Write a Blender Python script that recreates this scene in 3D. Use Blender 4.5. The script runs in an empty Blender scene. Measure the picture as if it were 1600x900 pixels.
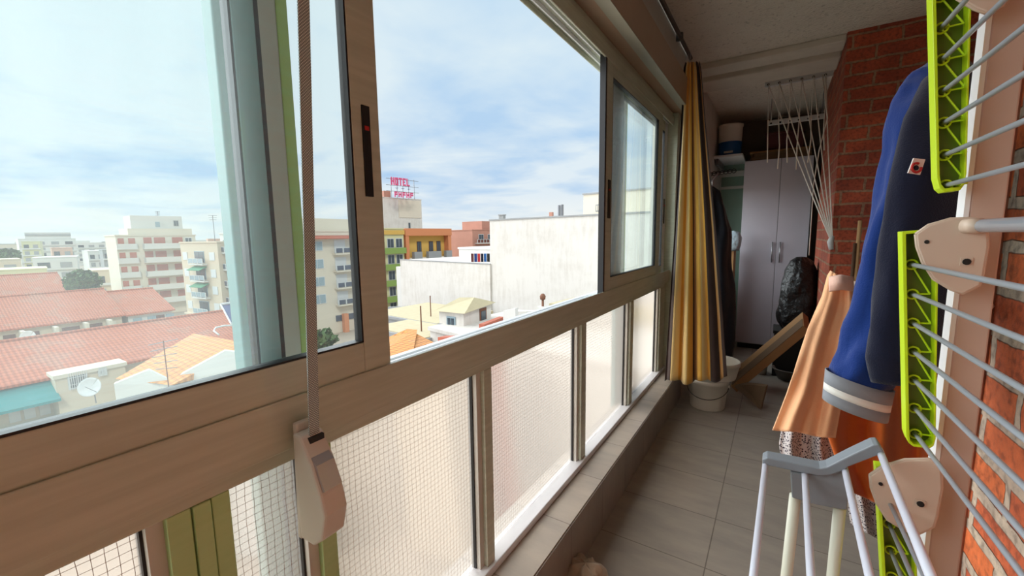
import bpy, math, random
from mathutils import Vector, Matrix, noise as mnoise
random.seed(7)
C = bpy.context.scene.collection
PI = math.pi
H = 1.28            # eye height above the balcony floor
# ------------------------------------------------------------------ camera calibration
F = 655.0
def _ray(px, py): return Vector((px-800.0, 450.0-py, -F))
_y = _ray(1216, 364).normalized()
_z = (-_ray(885, 5500)); _z = (_z - _y*_z.dot(_y)).normalized()
_x = _y.cross(_z)
RW = Matrix((_x, _y, _z))          # camera vector -> world vector
EYE = Vector((0, 0, H))
def wr(px, py): return RW @ _ray(px, py)
def aX(px, py, X): v = wr(px, py); return EYE + v*(X/v.x)
def aY(px, py, Y): v = wr(px, py); return EYE + v*(Y/v.y)
def aZ(px, py, Z): v = wr(px, py); return EYE + v*((Z-H)/v.z)
def aD(px, py, D): return EYE + wr(px, py)*(D/F)

cam = bpy.data.cameras.new('camera'); co = bpy.data.objects.new('camera', cam); C.objects.link(co)
cam.sensor_fit = 'HORIZONTAL'; cam.sensor_width = 36; cam.lens = 36*F/1600; cam.clip_start = .01; cam.clip_end = 3000
co.matrix_world = Matrix.Translation(EYE) @ RW.to_4x4()
bpy.context.scene.camera = co

# ------------------------------------------------------------------ mesh helpers
ORG = {}
class MB:
    def __init__(s): s.v = []; s.f = []; s.uv = None
    def add(s, vs, fs):
        o = len(s.v); s.v += [Vector(p) for p in vs]; s.f += [[i+o for i in f] for f in fs]; return s
    def box(s, x0, x1, y0, y1, z0, z1):
        return s.add([(x0,y0,z0),(x1,y0,z0),(x1,y1,z0),(x0,y1,z0),(x0,y0,z1),(x1,y0,z1),(x1,y1,z1),(x0,y1,z1)],
                     [(0,3,2,1),(4,5,6,7),(0,1,5,4),(1,2,6,5),(2,3,7,6),(3,0,4,7)])
    def hexa(s, p):  # 8 points, bottom loop then top loop
        return s.add(p, [(0,3,2,1),(4,5,6,7),(0,1,5,4),(1,2,6,5),(2,3,7,6),(3,0,4,7)])
    def tube(s, pts, r, n=8):
        pts = [Vector(p) for p in pts]; rs = r if isinstance(r, (list, tuple)) else [r]*len(pts)
        t0 = (pts[1]-pts[0]).normalized(); a = t0.orthogonal().normalized(); vs = []
        for i, p in enumerate(pts):
            t = (pts[min(i+1, len(pts)-1)]-pts[max(i-1, 0)]).normalized()
            a = (a - t*a.dot(t)).normalized(); b = t.cross(a)
            for k in range(n):
                q = 2*PI*k/n; vs.append(p + (a*math.cos(q)+b*math.sin(q))*rs[i])
        fs = []
        for i in range(len(pts)-1):
            for k in range(n):
                k2 = (k+1) % n; fs.append((i*n+k, i*n+k2, (i+1)*n+k2, (i+1)*n+k))
        fs.append(list(range(n))[::-1]); m = (len(pts)-1)*n; fs.append([m+k for k in range(n)])
        return s.add(vs, fs)
    def ring(s, c, ax, R, r, n=20, m=6, a0=0, a1=2*PI):
        c = Vector(c); ax = Vector(ax).normalized(); u = ax.orthogonal().normalized(); w = ax.cross(u)
        return s.tube([c+(u*math.cos(a0+(a1-a0)*k/n)+w*math.sin(a0+(a1-a0)*k/n))*R for k in range(n+1)], r, m)
    def lathe(s, prof, cx, cy, n=32, tilt=None, wob=None):
        vs = []
        for (r, z) in prof:
            for k in range(n):
                q = 2*PI*k/n; rr = r*(1+(wob(q, z) if wob else 0)); vs.append((cx+rr*math.cos(q), cy+rr*math.sin(q), z))
        fs = []
        for i in range(len(prof)-1):
            for k in range(n):
                k2 = (k+1) % n; fs.append((i*n+k, i*n+k2, (i+1)*n+k2, (i+1)*n+k))
        return s.add(vs, fs)
    def prism(s, poly, ext):           # poly: 3-D points, ext: vector
        e = Vector(ext); n = len(poly); p = [Vector(q) for q in poly]
        return s.add(p+[q+e for q in p], [list(range(n))[::-1], [n+k for k in range(n)]] + [(k, (k+1) % n, n+(k+1) % n, n+k) for k in range(n)])
    def grid(s, fn, nu, nv, wrap=False):
        vs = []; o = len(s.v)
        for j in range(nv+1):
            for i in range(nu+1): vs.append(fn(i/nu, j/nv))
        w = nu+1
        fs = [(j*w+i, j*w+i+1, (j+1)*w+i+1, (j+1)*w+i) for j in range(nv) for i in range(nu)]
        s.add(vs, fs)
        if s.uv is None: s.uv = {}
        for j in range(nv+1):
            for i in range(nu+1): s.uv[o+j*w+i] = (i/nu, j/nv)
        return s
    def build(s, name, mat, parent=None, smooth=False, bevel=0, solid=0, sub=0, local=False):
        me = bpy.data.meshes.new(name)
        if parent is not None: off = Vector((0,0,0)) if local else ORG.get(parent.name, Vector((0,0,0)))
        else:
            xs = [p.x for p in s.v]; ys = [p.y for p in s.v]; zs = [p.z for p in s.v]
            off = Vector(((min(xs)+max(xs))/2, (min(ys)+max(ys))/2, min(zs)))
        me.from_pydata([tuple(p-off) for p in s.v], [], s.f); me.update()
        if s.uv:
            ul = me.uv_layers.new(name='UVMap')
            for l in me.loops: ul.data[l.index].uv = s.uv.get(l.vertex_index, (0, 0))
        me.materials.append(mat)
        if smooth:
            for p in me.polygons: p.use_smooth = True
        o = bpy.data.objects.new(name, me); C.objects.link(o)
        if parent is not None: o.parent = parent; ORG[o.name] = off
        else: o.location = off; ORG[o.name] = off
        if solid:
            m = o.modifiers.new('solid', 'SOLIDIFY'); m.thickness = solid; m.offset = 0
        if bevel:
            m = o.modifiers.new('bevel', 'BEVEL'); m.width = bevel; m.segments = 2; m.limit_method = 'ANGLE'
        if sub:
            m = o.modifiers.new('sub', 'SUBSURF'); m.levels = sub; m.render_levels = sub
        return o
def tag(o, label=None, cat=None, group=None, kind=None):
    if label: o['label'] = label
    if cat: o['category'] = cat
    if group: o['group'] = group
    if kind: o['kind'] = kind
    return o
def thing(name, label, cat, loc, rz=0, group=None, kind=None):
    o = bpy.data.objects.new(name, None); C.objects.link(o); o.empty_display_size = .1
    o.location = loc; o.rotation_euler = (0, 0, rz); ORG[o.name] = Vector(loc)
    return tag(o, label, cat, group, kind)
def struct(o, label=None): return tag(o, label, None, None, 'structure')
def copy_tree(o, parent=None):
    c = o.copy(); C.objects.link(c)
    if parent is not None: c.parent = parent
    for ch in [k for k in bpy.data.objects if k.parent == o]: copy_tree(ch, c)
    return c

# ------------------------------------------------------------------ materials
def rgb(r, g, b):
    f = lambda c: (c/255/12.92) if c/255 <= .04045 else ((c/255+.055)/1.055)**2.4
    return (f(r), f(g), f(b), 1)
class N:
    def __init__(s, name):
        s.m = bpy.data.materials.new(name); s.m.use_nodes = True; s.t = s.m.node_tree; s.n = s.t.nodes; s.l = s.t.links
        s.b = s.n['Principled BSDF']; s.out = s.n['Material Output']
    def new(s, t, **kw):
        n = s.n.new(t)
        for k, v in kw.items(): setattr(n, k, v)
        return n
    def co(s, kind='Object'): return s.new('ShaderNodeTexCoord').outputs[kind]
    def noise(s, scale, detail=3, vec=None, rough=.5):
        n = s.new('ShaderNodeTexNoise'); n.inputs['Scale'].default_value = scale; n.inputs['Detail'].default_value = detail; n.inputs['Roughness'].default_value = rough
        s.l.new(vec if vec is not None else s.co(), n.inputs['Vector']); return n.outputs['Fac']
    def ramp(s, fac, stops, interp='LINEAR'):
        r = s.new('ShaderNodeValToRGB'); r.color_ramp.interpolation = interp; e = r.color_ramp.elements
        while len(e) < len(stops): e.new(.5)
        for k, (p, c) in enumerate(stops): e[k].position = p; e[k].color = c
        s.l.new(fac, r.inputs['Fac']); return r.outputs['Color']
    def mix(s, fac, a, b, mode='MIX'):
        n = s.new('ShaderNodeMix', data_type='RGBA', blend_type=mode)
        for v, i in ((fac, 0), (a, 6), (b, 7)):
            if hasattr(v, 'is_linked'): s.l.new(v, n.inputs[i])
            else: n.inputs[i].default_value = v
        return n.outputs[2]
    def math(s, op, a, b=0.0, c=0.0):
        n = s.new('ShaderNodeMath', operation=op)
        for v, i in ((a, 0), (b, 1), (c, 2)):
            if hasattr(v, 'is_linked'): s.l.new(v, n.inputs[i])
            else: n.inputs[i].default_value = v
        return n.outputs[0]
    def sep(s, vec): n = s.new('ShaderNodeSeparateXYZ'); s.l.new(vec, n.inputs[0]); return n.outputs
    def comb(s, x, y, z=0.0):
        n = s.new('ShaderNodeCombineXYZ')
        for v, i in ((x, 0), (y, 1), (z, 2)):
            if hasattr(v, 'is_linked'): s.l.new(v, n.inputs[i])
            else: n.inputs[i].default_value = v
        return n.outputs[0]
    def bump(s, h, strength=.3, dist=.01):
        n = s.new('ShaderNodeBump'); n.inputs['Strength'].default_value = strength; n.inputs['Distance'].default_value = dist
        s.l.new(h, n.inputs['Height']); s.l.new(n.outputs[0], s.b.inputs['Normal']); return n
    def col(s, c):
        if hasattr(c, 'is_linked'): s.l.new(c, s.b.inputs['Base Color'])
        else: s.b.inputs['Base Color'].default_value = c
    def set(s, rough=.6, metal=0, spec=None):
        s.b.inputs['Roughness'].default_value = rough; s.b.inputs['Metallic'].default_value = metal
        if spec is not None: s.b.inputs['Specular IOR Level'].default_value = spec
OUT = .70
def orgb(r, g, b):
    c = rgb(r, g, b); return (c[0]*OUT, c[1]*OUT, c[2]*OUT, 1)
def plain(name, c, rough=.6, metal=0, var=.12, scale=8, bump=0, bscale=60, bdist=.004):
    n = N(name); c = Vector(c[:3])
    n.col(n.mix(n.noise(scale, 4), tuple(c*(1-var))+(1,), tuple(c*(1+var))+(1,)))
    n.set(rough, metal)
    if bump: n.bump(n.noise(bscale, 3), bump, bdist)
    return n.m
WORLDCO = None
def geo_pos(n): return n.new('ShaderNodeNewGeometry').outputs['Position']

def brick_mat(name, axis, c1, c2, mortar, w=.25, h=.08, ms=.012, shift=(0, 0), bump=.9):
    n = N(name); p = n.sep(geo_pos(n))
    u = p['Y'] if axis == 'X' else p['X']
    wob = n.noise(14, 3, geo_pos(n))
    u = n.math('ADD', n.math('ADD', u, shift[0]), n.math('MULTIPLY', n.math('SUBTRACT', wob, .5), .03))
    wob2 = n.noise(9, 4, n.comb(p['Z'], p['X'], p['Y']))
    z = n.math('ADD', n.math('ADD', p['Z'], shift[1]), n.math('MULTIPLY', n.math('SUBTRACT', wob2, .5), .022))
    b = n.new('ShaderNodeTexBrick'); b.offset = .5; b.inputs['Scale'].default_value = 1
    b.inputs['Brick Width'].default_value = w; b.inputs['Row Height'].default_value = h; b.inputs['Mortar Size'].default_value = ms
    b.inputs['Mortar Smooth'].default_value = .25; b.inputs['Bias'].default_value = 0
    b.inputs['Color1'].default_value = c1; b.inputs['Color2'].default_value = c2; b.inputs['Mortar'].default_value = mortar
    n.l.new(n.comb(u, z), b.inputs['Vector'])
    spots = n.ramp(n.noise(55, 5, geo_pos(n)), [(.32, (.45,.42,.42,1)), (.5, (1,1,1,1)), (.75, (1.25,1.2,1.15,1))])
    patch = n.ramp(n.noise(7, 4, geo_pos(n)), [(.3, (.72,.66,.66,1)), (.6, (1.1,1.08,1.05,1))])
    n.col(n.mix(1.0, n.mix(.8, b.outputs['Color'], spots, 'MULTIPLY'), patch, 'MULTIPLY'))
    hgt = n.math('ADD', n.math('MULTIPLY', n.math('SUBTRACT', 1.0, b.outputs['Fac']), 1.0), n.math('MULTIPLY', n.noise(70, 5, geo_pos(n)), .45))
    n.bump(hgt, bump, .012); n.set(.75); return n.m

M = {}
M['brick_near'] = brick_mat('orange_brick', 'X', rgb(224,120,64), rgb(196,96,60), rgb(196,180,160), ms=.0125, shift=(.1,.03))
M['brick_pier'] = brick_mat('red_brick', 'Y', rgb(184,86,54), rgb(152,68,46), rgb(158,120,92), w=.24, h=.082, ms=.008, shift=(.02,.01), bump=.6)
M['brick_pier_side'] = brick_mat('red_brick_side', 'X', rgb(176,84,56), rgb(148,70,50), rgb(158,120,92), w=.24, h=.082, ms=.008, shift=(.02,.01), bump=.6)
# stucco ceiling
n = N('stucco'); v = n.new('ShaderNodeTexVoronoi'); v.inputs['Scale'].default_value = 55; n.l.new(geo_pos(n), v.inputs['Vector'])
pit = n.ramp(n.noise(38, 5, geo_pos(n), .7), [(.33, rgb(130,122,108)), (.43, rgb(228,220,206))])
n.col(n.mix(.5, pit, n.ramp(n.noise(2, 3, geo_pos(n)), [(.3, rgb(206,198,184)), (.7, rgb(234,226,212))])))
n.bump(n.math('ADD', n.noise(60, 5, geo_pos(n), .7), v.outputs['Distance']), .8, .008); n.set(.9); M['stucco'] = n.m
M['beam'] = plain('painted_beam', rgb(206,198,184), .7, bump=.2, bscale=30)
M['box_brown'] = plain('shutter_box_paint', rgb(172,148,126), .45, var=.06)
M['box_grey'] = plain('shutter_box_grey', rgb(170,170,156), .5, var=.08, scale=5)
M['dark'] = plain('dark_gap', rgb(28,26,24), .8)
M['conduit'] = plain('conduit', rgb(95,92,86), .5)
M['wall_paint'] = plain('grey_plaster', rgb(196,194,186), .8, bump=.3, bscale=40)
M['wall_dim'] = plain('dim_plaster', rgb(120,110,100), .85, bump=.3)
# anodised bronze aluminium with wiped streaks
def alu(name, a, b, rough=.38, metal=.35):
    n = N(name); p = n.sep(geo_pos(n))
    st = n.noise(6, 4, n.comb(n.math('MULTIPLY', p['X'], 3), n.math('MULTIPLY', p['Y'], .8), n.math('MULTIPLY', p['Z'], 14)))
    n.col(n.mix(st, a, b)); n.set(rough, metal)
    n.l.new(n.math('ADD', n.math('MULTIPLY', n.noise(12, 4, geo_pos(n)), .25), rough-.12), n.b.inputs['Roughness'])
    n.bump(n.noise(220, 2, geo_pos(n)), .06, .001); return n.m
M['bronze'] = alu('bronze_aluminium', rgb(172,178,158), rgb(210,214,196), metal=.08)
M['bronze_light'] = alu('pale_aluminium_edge', rgb(214,218,224), rgb(236,240,246), .35, .15)
M['bronze_green_cast'] = alu('green_cast_aluminium', rgb(172,204,140), rgb(190,216,160), .45, .2)  # bronze mullions with the green lens cast put into the colour
M['gasket'] = plain('rubber_gasket', rgb(18,18,20), .5)
M['bead'] = plain('glazing_bead', rgb(196,194,186), .45)
M['mint'] = plain('mint_column_paint', rgb(118,146,144), .5, var=.06)
M['column_brown'] = plain('column_taupe_paint', rgb(150,146,136), .5, var=.06)
M['column_green'] = plain('column_green_edge', rgb(126,150,70), .5, var=.06)
# tiles
def tile_mat(name, axis, w, h, c1, c2, grout, shift=(0, 0), gs=.0022):
    n = N(name); p = n.sep(geo_pos(n))
    u = {'floor': p['X'], 'curb': p['Y'], 'face': p['Y']}[axis]; v = {'floor': p['Y'], 'curb': p['X'], 'face': p['Z']}[axis]
    b = n.new('ShaderNodeTexBrick'); b.offset = .0; b.inputs['Scale'].default_value = 1
    b.inputs['Brick Width'].default_value = w; b.inputs['Row Height'].default_value = h; b.inputs['Mortar Size'].default_value = gs; b.inputs['Mortar Smooth'].default_value = 0
    b.inputs['Color1'].default_value = c1; b.inputs['Color2'].default_value = c2; b.inputs['Mortar'].default_value = grout
    n.l.new(n.comb(n.math('ADD', u, shift[0]), n.math('ADD', v, shift[1])), b.inputs['Vector'])
    cl = n.noise(5, 6, n.comb(n.math('MULTIPLY', p['X'], .8), n.math('MULTIPLY', p['Y'], 2.6), p['Z']), .6)
    n.col(n.mix(1.0, b.outputs['Color'], n.ramp(cl, [(.3, (.84,.84,.85,1)), (.7, (1.1,1.09,1.06,1))]), 'MULTIPLY'))
    n.set(.38); n.bump(n.math('SUBTRACT', 1.0, b.outputs['Fac']), .3, .002); return n.m
M['floor'] = tile_mat('floor_tiles', 'floor', .66, .33, rgb(160,152,142), rgb(155,149,140), rgb(112,106,98), (.169+.66*4, .33*5-.315))
M['curb'] = tile_mat('curb_tiles', 'curb', .332, 1.0, rgb(176,168,158), rgb(172,165,156), rgb(134,126,118), (.332*6-.316, 4))
M['curbface'] = tile_mat('curb_face_tiles', 'face', .332, 1.0, rgb(150,142,134), rgb(146,140,132), rgb(110,104,98), (.332*6-.316, .3))
# glass
def glass_mat(name, tint, dirt, refl, dcol=(.9,.95,.95,1), streak=0):
    n = N(name); n.n.remove(n.b)
    tr = n.new('ShaderNodeBsdfTransparent'); tr.inputs[0].default_value = tint
    gl = n.new('ShaderNodeBsdfGlossy'); gl.inputs['Roughness'].default_value = .02; gl.inputs[0].default_value = (.95,1,1,1)
    fr = n.new('ShaderNodeFresnel'); fr.inputs[0].default_value = 1.45
    m1 = n.new('ShaderNodeMixShader'); n.l.new(n.math('MULTIPLY', fr.outputs[0], refl), m1.inputs[0]); n.l.new(tr.outputs[0], m1.inputs[1]); n.l.new(gl.outputs[0], m1.inputs[2])
    td = n.new('ShaderNodeBsdfTranslucent'); td.inputs[0].default_value = dcol
    m2 = n.new('ShaderNodeMixShader'); p = n.sep(geo_pos(n))
    f = n.math('MULTIPLY', n.ramp(n.noise(3, 5, n.comb(p['X'], n.math('MULTIPLY', p['Y'], 4), p['Z']), .6), [(.2, (.5,.5,.5,1)), (.8, (1,1,1,1))]), dirt)
    n.l.new(f, m2.inputs[0]); n.l.new(m1.outputs[0], m2.inputs[1]); n.l.new(td.outputs[0], m2.inputs[2])
    n.l.new(m2.outputs[0], n.out.inputs[0]); return n.m
M['glass'] = glass_mat('dusty_window_glass', (.93,.985,.975,1), .085, .8)
# obscured wired glass
n = N('wired_glass'); n.n.remove(n.b); p = n.sep(geo_pos(n))
def gridline(c, sp, wd):
    f = n.math('ABSOLUTE', n.math('SUBTRACT', n.math('FRACT', n.math('DIVIDE', c, sp)), .5)); return n.math('LESS_THAN', f, wd/sp/2)
wy = n.math('ADD', p['Y'], n.math('MULTIPLY', n.math('SUBTRACT', n.noise(12, 2, geo_pos(n)), .5), .008))
wz = n.math('ADD', n.math('ADD', p['Z'], n.math('MULTIPLY', p['Y'], .02)), n.math('MULTIPLY', n.math('SUBTRACT', n.noise(10, 2, n.comb(p['Z'], p['Y'], 3.0)), .5), .006))
wire = n.math('MAXIMUM', gridline(wy, .0136, .0007), gridline(wz, .0136, .0007))
tl = n.new('ShaderNodeBsdfTranslucent'); tl.inputs[0].default_value = (.62,.575,.51,1)
rf = n.new('ShaderNodeBsdfRefraction'); rf.inputs['Roughness'].default_value = .22; rf.inputs['IOR'].default_value = 1.08; rf.inputs[0].default_value = (.95,.86,.78,1)
bp = n.new('ShaderNodeBump'); bp.inputs['Strength'].default_value = .22; bp.inputs['Distance'].default_value = .003
n.l.new(n.noise(150, 2, geo_pos(n)), bp.inputs['Height']); n.l.new(bp.outputs[0], rf.inputs['Normal']); n.l.new(bp.outputs[0], tl.inputs['Normal'])
m1 = n.new('ShaderNodeMixShader'); m1.inputs[0].default_value = .6; n.l.new(tl.outputs[0], m1.inputs[1]); n.l.new(rf.outputs[0], m1.inputs[2])
gl = n.new('ShaderNodeBsdfGlossy'); gl.inputs['Roughness'].default_value = .25
m3 = n.new('ShaderNodeMixShader'); m3.inputs[0].default_value = .05; n.l.new(m1.outputs[0], m3.inputs[1]); n.l.new(gl.outputs[0], m3.inputs[2])
wd = n.new('ShaderNodeBsdfDiffuse'); wd.inputs[0].default_value = rgb(150,128,112)
m2 = n.new('ShaderNodeMixShader'); n.l.new(wire, m2.inputs[0]); n.l.new(m3.outputs[0], m2.inputs[1]); n.l.new(wd.outputs[0], m2.inputs[2])
n.l.new(m2.outputs[0], n.out.inputs[0]); M['wired'] = n.m
# outdoor materials
def rooftile(name, a, b, c):
    n = N(name); p = n.sep(n.co('Object')); pp = n.sep(geo_pos(n))
    row = n.math('SINE', n.math('MULTIPLY', pp['Y'], 2*PI/.28)); crs = n.math('FRACT', n.math('DIVIDE', pp['X'], .42))
    base = n.mix(n.noise(1.2, 6, geo_pos(n), .65), a, b)
    base = n.mix(n.math('MULTIPLY', n.math('GREATER_THAN', n.noise(.5, 5, geo_pos(n)), .58), .45), base, c)
    base = n.mix(n.math('MULTIPLY', n.math('LESS_THAN', crs, .2), .42), base, orgb(120,66,52))
    n.col(n.mix(n.math('MULTIPLY', n.math('LESS_THAN', row, -.5), .3), base, orgb(130,74,60)))
    n.bump(n.math('ADD', row, crs), .5, .06); n.set(.85); return n.m
M['roof_red'] = rooftile('red_roof_tiles', orgb(204,110,78), orgb(222,136,102), orgb(196,146,122))
M['roof_orange'] = rooftile('orange_roof_tiles', orgb(238,156,84), orgb(246,178,106), orgb(228,170,120))
M['roof_tan'] = plain('tan_roof_sheet', orgb(212,200,164), .85, scale=2)
def stained(name, c, stain, sc=.25, amt=.5):
    n = N(name); p = n.sep(geo_pos(n))
    s1 = n.noise(sc, 8, n.comb(p['X'], p['Y'], n.math('MULTIPLY', p['Z'], 1.6)), .7)
    s2 = n.noise(1.4, 6, n.comb(n.math('MULTIPLY', p['X'], 1.5), n.math('MULTIPLY', p['Y'], 1.5), n.math('MULTIPLY', p['Z'], .25)), .75)
    f = n.math('MULTIPLY', n.ramp(n.math('MULTIPLY', n.math('ADD', s1, s2), .5), [(.47, (0,0,0,1)), (.66, (1,1,1,1))]), amt)
    n.col(n.mix(f, c, stain)); n.set(.9); return n.m
M['white_wall'] = stained('stained_white_render', orgb(240,236,228), orgb(196,186,172))
M['white_far'] = plain('white_render', orgb(236,234,228), .9, scale=.3, var=.05)
M['cream'] = plain('cream_render', orgb(240,230,210), .9, scale=.3, var=.06)
M['sand'] = plain('sand_render', orgb(234,216,190), .9, scale=.3, var=.06)
M['pink'] = plain('pinkish_render', orgb(226,186,164), .9, scale=.3, var=.06)
M['yellow'] = plain('yellow_render', orgb(234,190,100), .85, scale=.3, var=.06)
M['orange_p'] = plain('orange_render', orgb(234,152,104), .85, scale=.3, var=.06)
M['lime_wall'] = plain('yellow_green_render', orgb(230,226,178), .85, scale=.3, var=.06)
M['green_band'] = plain('green_band_paint', orgb(150,178,96), .85, var=.06)
M['slate_grey'] = plain('grey_concrete', orgb(170,172,172), .9, scale=.4)
M['shutter_red'] = plain('terracotta_shutter', orgb(196,108,82), .7, var=.15, scale=3)
M['shutter_white'] = plain('white_shutter', orgb(232,234,234), .7)
M['shutter_brown'] = plain('dark_brown_shutter', orgb(112,62,48), .7)
M['pane_dark'] = plain('dark_window_pane', orgb(70,82,92), .15)
M['pane_blue'] = plain('pale_window_pane', orgb(164,186,196), .2)
M['rail_white'] = plain('white_railing', orgb(226,230,230), .7)
M['rail_dark'] = plain('dark_rail_glass', orgb(72,84,104), .3)
M['awning_teal'] = plain('teal_awning', orgb(38,150,150), .8)
M['awning_green'] = plain('green_awning', orgb(70,150,110), .8)
M['brickred'] = plain('red_brown_brick', orgb(204,150,130), .9, scale=.5)
M['ground'] = stained('street_and_yards', orgb(196,180,160), orgb(160,150,140), .08)
M['asphalt'] = plain('asphalt', orgb(150,148,146), .9)
M['metal_grey'] = plain('grey_metal', orgb(150,152,156), .4, .6)
M['metal_rust'] = plain('rusty_metal', orgb(140,96,74), .7, .3)
M['white_paint'] = plain('white_paint', orgb(238,238,236), .5)
M['solar'] = plain('solar_collector', orgb(52,66,140), .2, .2)
M['leaf'] = plain('tree_leaves', orgb(84,116,62), .8, scale=1.5, var=.35)
M['bark'] = plain('bark', orgb(100,80,62), .9)
M['sign_pink'] = plain('pink_sign_letters', orgb(236,92,140), .5)
M['sign_blue'] = plain('blue_sign_stars', orgb(70,80,170), .5)
# indoor materials
M['lime'] = plain('lime_plastic', rgb(196,226,20), .35, var=.03)
M['lime_dark'] = plain('green_plastic_web', rgb(92,112,14), .4, var=.05)
M['wire'] = plain('grey_coated_wire', rgb(176,182,190), .3, .3, var=.03)
M['cream_plastic'] = plain('cream_plastic', rgb(206,184,164), .45, var=.03)
M['post'] = plain('rack_post_paint', rgb(198,172,156), .4, var=.03)
M['post_lit_side'] = plain('rack_post_lit_side', rgb(236,236,236), .4, var=.03)  # window-lit side of the post, painted whiter than its front
M['airer_grey'] = plain('grey_airer_plastic', rgb(128,134,140), .45, var=.03)
M['airer_white'] = plain('white_airer_rod', rgb(226,228,240), .3, var=.02)
M['airer_leg'] = plain('ivory_airer_leg', rgb(212,210,190), .35, var=.02)
def fabric(name, c, var=.12, weave=420, rough=.9):
    n = N(name); c = Vector(c[:3]); n.col(n.mix(n.noise(9, 5), tuple(c*(1-var))+(1,), tuple(c*(1+var))+(1,)))
    n.b.inputs['Sheen Weight'].default_value = .25; n.set(rough, 0, .15); n.bump(n.math('ADD', n.noise(weave, 2), n.math('MULTIPLY', n.noise(28, 4), 1.5)), .35, .003); return n.m
M['orange_cloth'] = fabric('orange_towelling', rgb(252,194,146))
M['orange_cloth2'] = fabric('deep_orange_cloth', rgb(226,116,50))
M['pink_cloth'] = fabric('pale_pink_lining', rgb(232,190,170))
M['navy'] = fabric('navy_jersey_lit', rgb(18,48,112), .12)  # jacket blue holds the light its sleeve edge catches
M['navy_dark'] = fabric('navy_jersey_shaded', rgb(12,17,38), .12)  # same jacket cloth, darkened in colour where it is unlit
M['rib_grey'] = fabric('grey_rib_knit', rgb(136,140,146), .05, 900)
M['rib_white'] = fabric('white_rib_knit', rgb(226,224,216), .05, 900)
M['black_coat'] = fabric('black_quilted_coat', rgb(26,28,36), .3, 60, .5)
M['sack'] = fabric('beige_cotton_sack', rgb(176,160,140), .2, 60)
n = N('dotted_fabric'); v = n.new('ShaderNodeTexVoronoi'); v.inputs['Scale'].default_value = 150; n.l.new(n.co(), v.inputs['Vector'])
n.col(n.ramp(v.outputs['Distance'], [(.0, rgb(60,50,66)), (.36, rgb(60,50,66)), (.42, rgb(214,208,206))])); n.set(.9); M['dots'] = n.m
# striped curtain
n = N('striped_curtain'); u = n.sep(n.co('UV'))['X']
dk, go, lg, tn, br = rgb(62,46,42), rgb(234,182,84), rgb(244,214,148), rgb(214,170,112), rgb(176,122,70)
n.col(n.ramp(u, [(0,dk),(.12,lg),(.20,go),(.29,lg),(.37,go),(.43,dk),(.46,br),(.53,go),(.60,lg),(.68,go),(.75,dk),(.87,tn),(.95,dk)], 'CONSTANT'))  # the narrow dark band near the middle paints a fold's shade
n.set(.75, 0, .2); n.b.inputs['Sheen Weight'].default_value = .2; n.bump(n.noise(300, 2), .2, .002); M['curtain'] = n.m
# woven strap
n = N('woven_strap'); p = n.sep(geo_pos(n))
chk = n.math('MULTIPLY', n.math('SINE', n.math('MULTIPLY', p['Z'], 2*PI/.0042)), n.math('SINE', n.math('MULTIPLY', n.math('ADD', p['Y'], p['X']), 2*PI/.0042)))
n.col(n.ramp(chk, [(.3, rgb(136,148,146)), (.6, rgb(238,250,248))])); n.set(.8); M['strap'] = n.m
M['winder'] = plain('beige_winder_plastic', rgb(212,206,194), .4, var=.03)
M['winder_metal'] = plain('winder_metal', rgb(190,186,192), .3, .7)
M['wardrobe'] = plain('pale_lilac_laminate', rgb(190,186,196), .45, var=.04)
M['wardrobe_side'] = plain('wardrobe_carcass', rgb(150,152,158), .5)
M['steel'] = plain('brushed_steel', rgb(170,170,174), .3, .8)
M['cardboard'] = plain('brown_cardboard', rgb(158,118,76), .85, var=.12, scale=6)
M['cardboard_dark'] = plain('dark_cardboard', rgb(104,80,56), .85, var=.15, scale=6)
n = N('bin_bag_plastic'); n.col(rgb(8,8,10)); n.set(.42); n.bump(n.noise(16, 6), 1.0, .03); M['bag'] = n.m
M['bucket'] = plain('white_bucket_plastic', rgb(224,218,204), .35, var=.03)
M['black_metal'] = plain('black_metal', rgb(24,24,26), .35)
M['label_blue'] = plain('blue_tub_label', rgb(22,88,150), .4)
M['green_pane'] = plain('frosted_green_pane', rgb(120,146,130), .4, var=.08)
M['cord'] = plain('white_cord', rgb(240,234,222), .7)
M['wood'] = plain('pale_wood', rgb(190,150,104), .6, scale=20)
M['wood_dark'] = plain('dark_wood', rgb(90,62,42), .6, scale=20)
M['dark_red'] = plain('dark_red_box', rgb(82,30,30), .6)
M['pale_bag'] = plain('pale_blue_carrier_bag', rgb(176,196,206), .35, var=.1, bump=.8, bscale=24, bdist=.02)
M['patch_white'] = plain('patch_white', rgb(226,220,214), .7)
M['patch_red'] = plain('patch_red', rgb(178,42,40), .7)
M['copper'] = plain('copper_toned_trim', rgb(160,104,82), .35, .4)

# ================================================================== THE BALCONY (setting)
ZC = 2.56
struct(MB().box(-.62, 1.6, -1.2, 5.9, -.12, 0).build('floor', M['floor']))
struct(MB().box(-.62, 1.6, -1.2, 5.9, ZC, ZC+.2).build('ceiling', M['stucco']))
struct(MB().box(-.86, -.59, -1.2, 3.42, -.12, .225).build('wall_left_curb', M['curb']))
struct(MB().box(-.592, -.585, -1.2, 3.42, .0, .22).build('baseboard_left', M['curbface']))
struct(MB().box(.36, .8, -1.2, 1.17, 0, ZC).build('wall_right', M['brick_near']))
struct(MB().box(-.86, .8, -1.35, -1.2, -.12, ZC).build('wall_back', M['wall_paint']))
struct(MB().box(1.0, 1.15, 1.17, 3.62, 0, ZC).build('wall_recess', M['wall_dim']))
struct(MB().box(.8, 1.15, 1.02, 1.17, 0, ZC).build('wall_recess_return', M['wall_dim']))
pier = MB().box(.313, 1.15, 3.6, 3.72, 0, ZC).build('wall_pier_front', M['brick_pier']); struct(pier)
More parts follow.
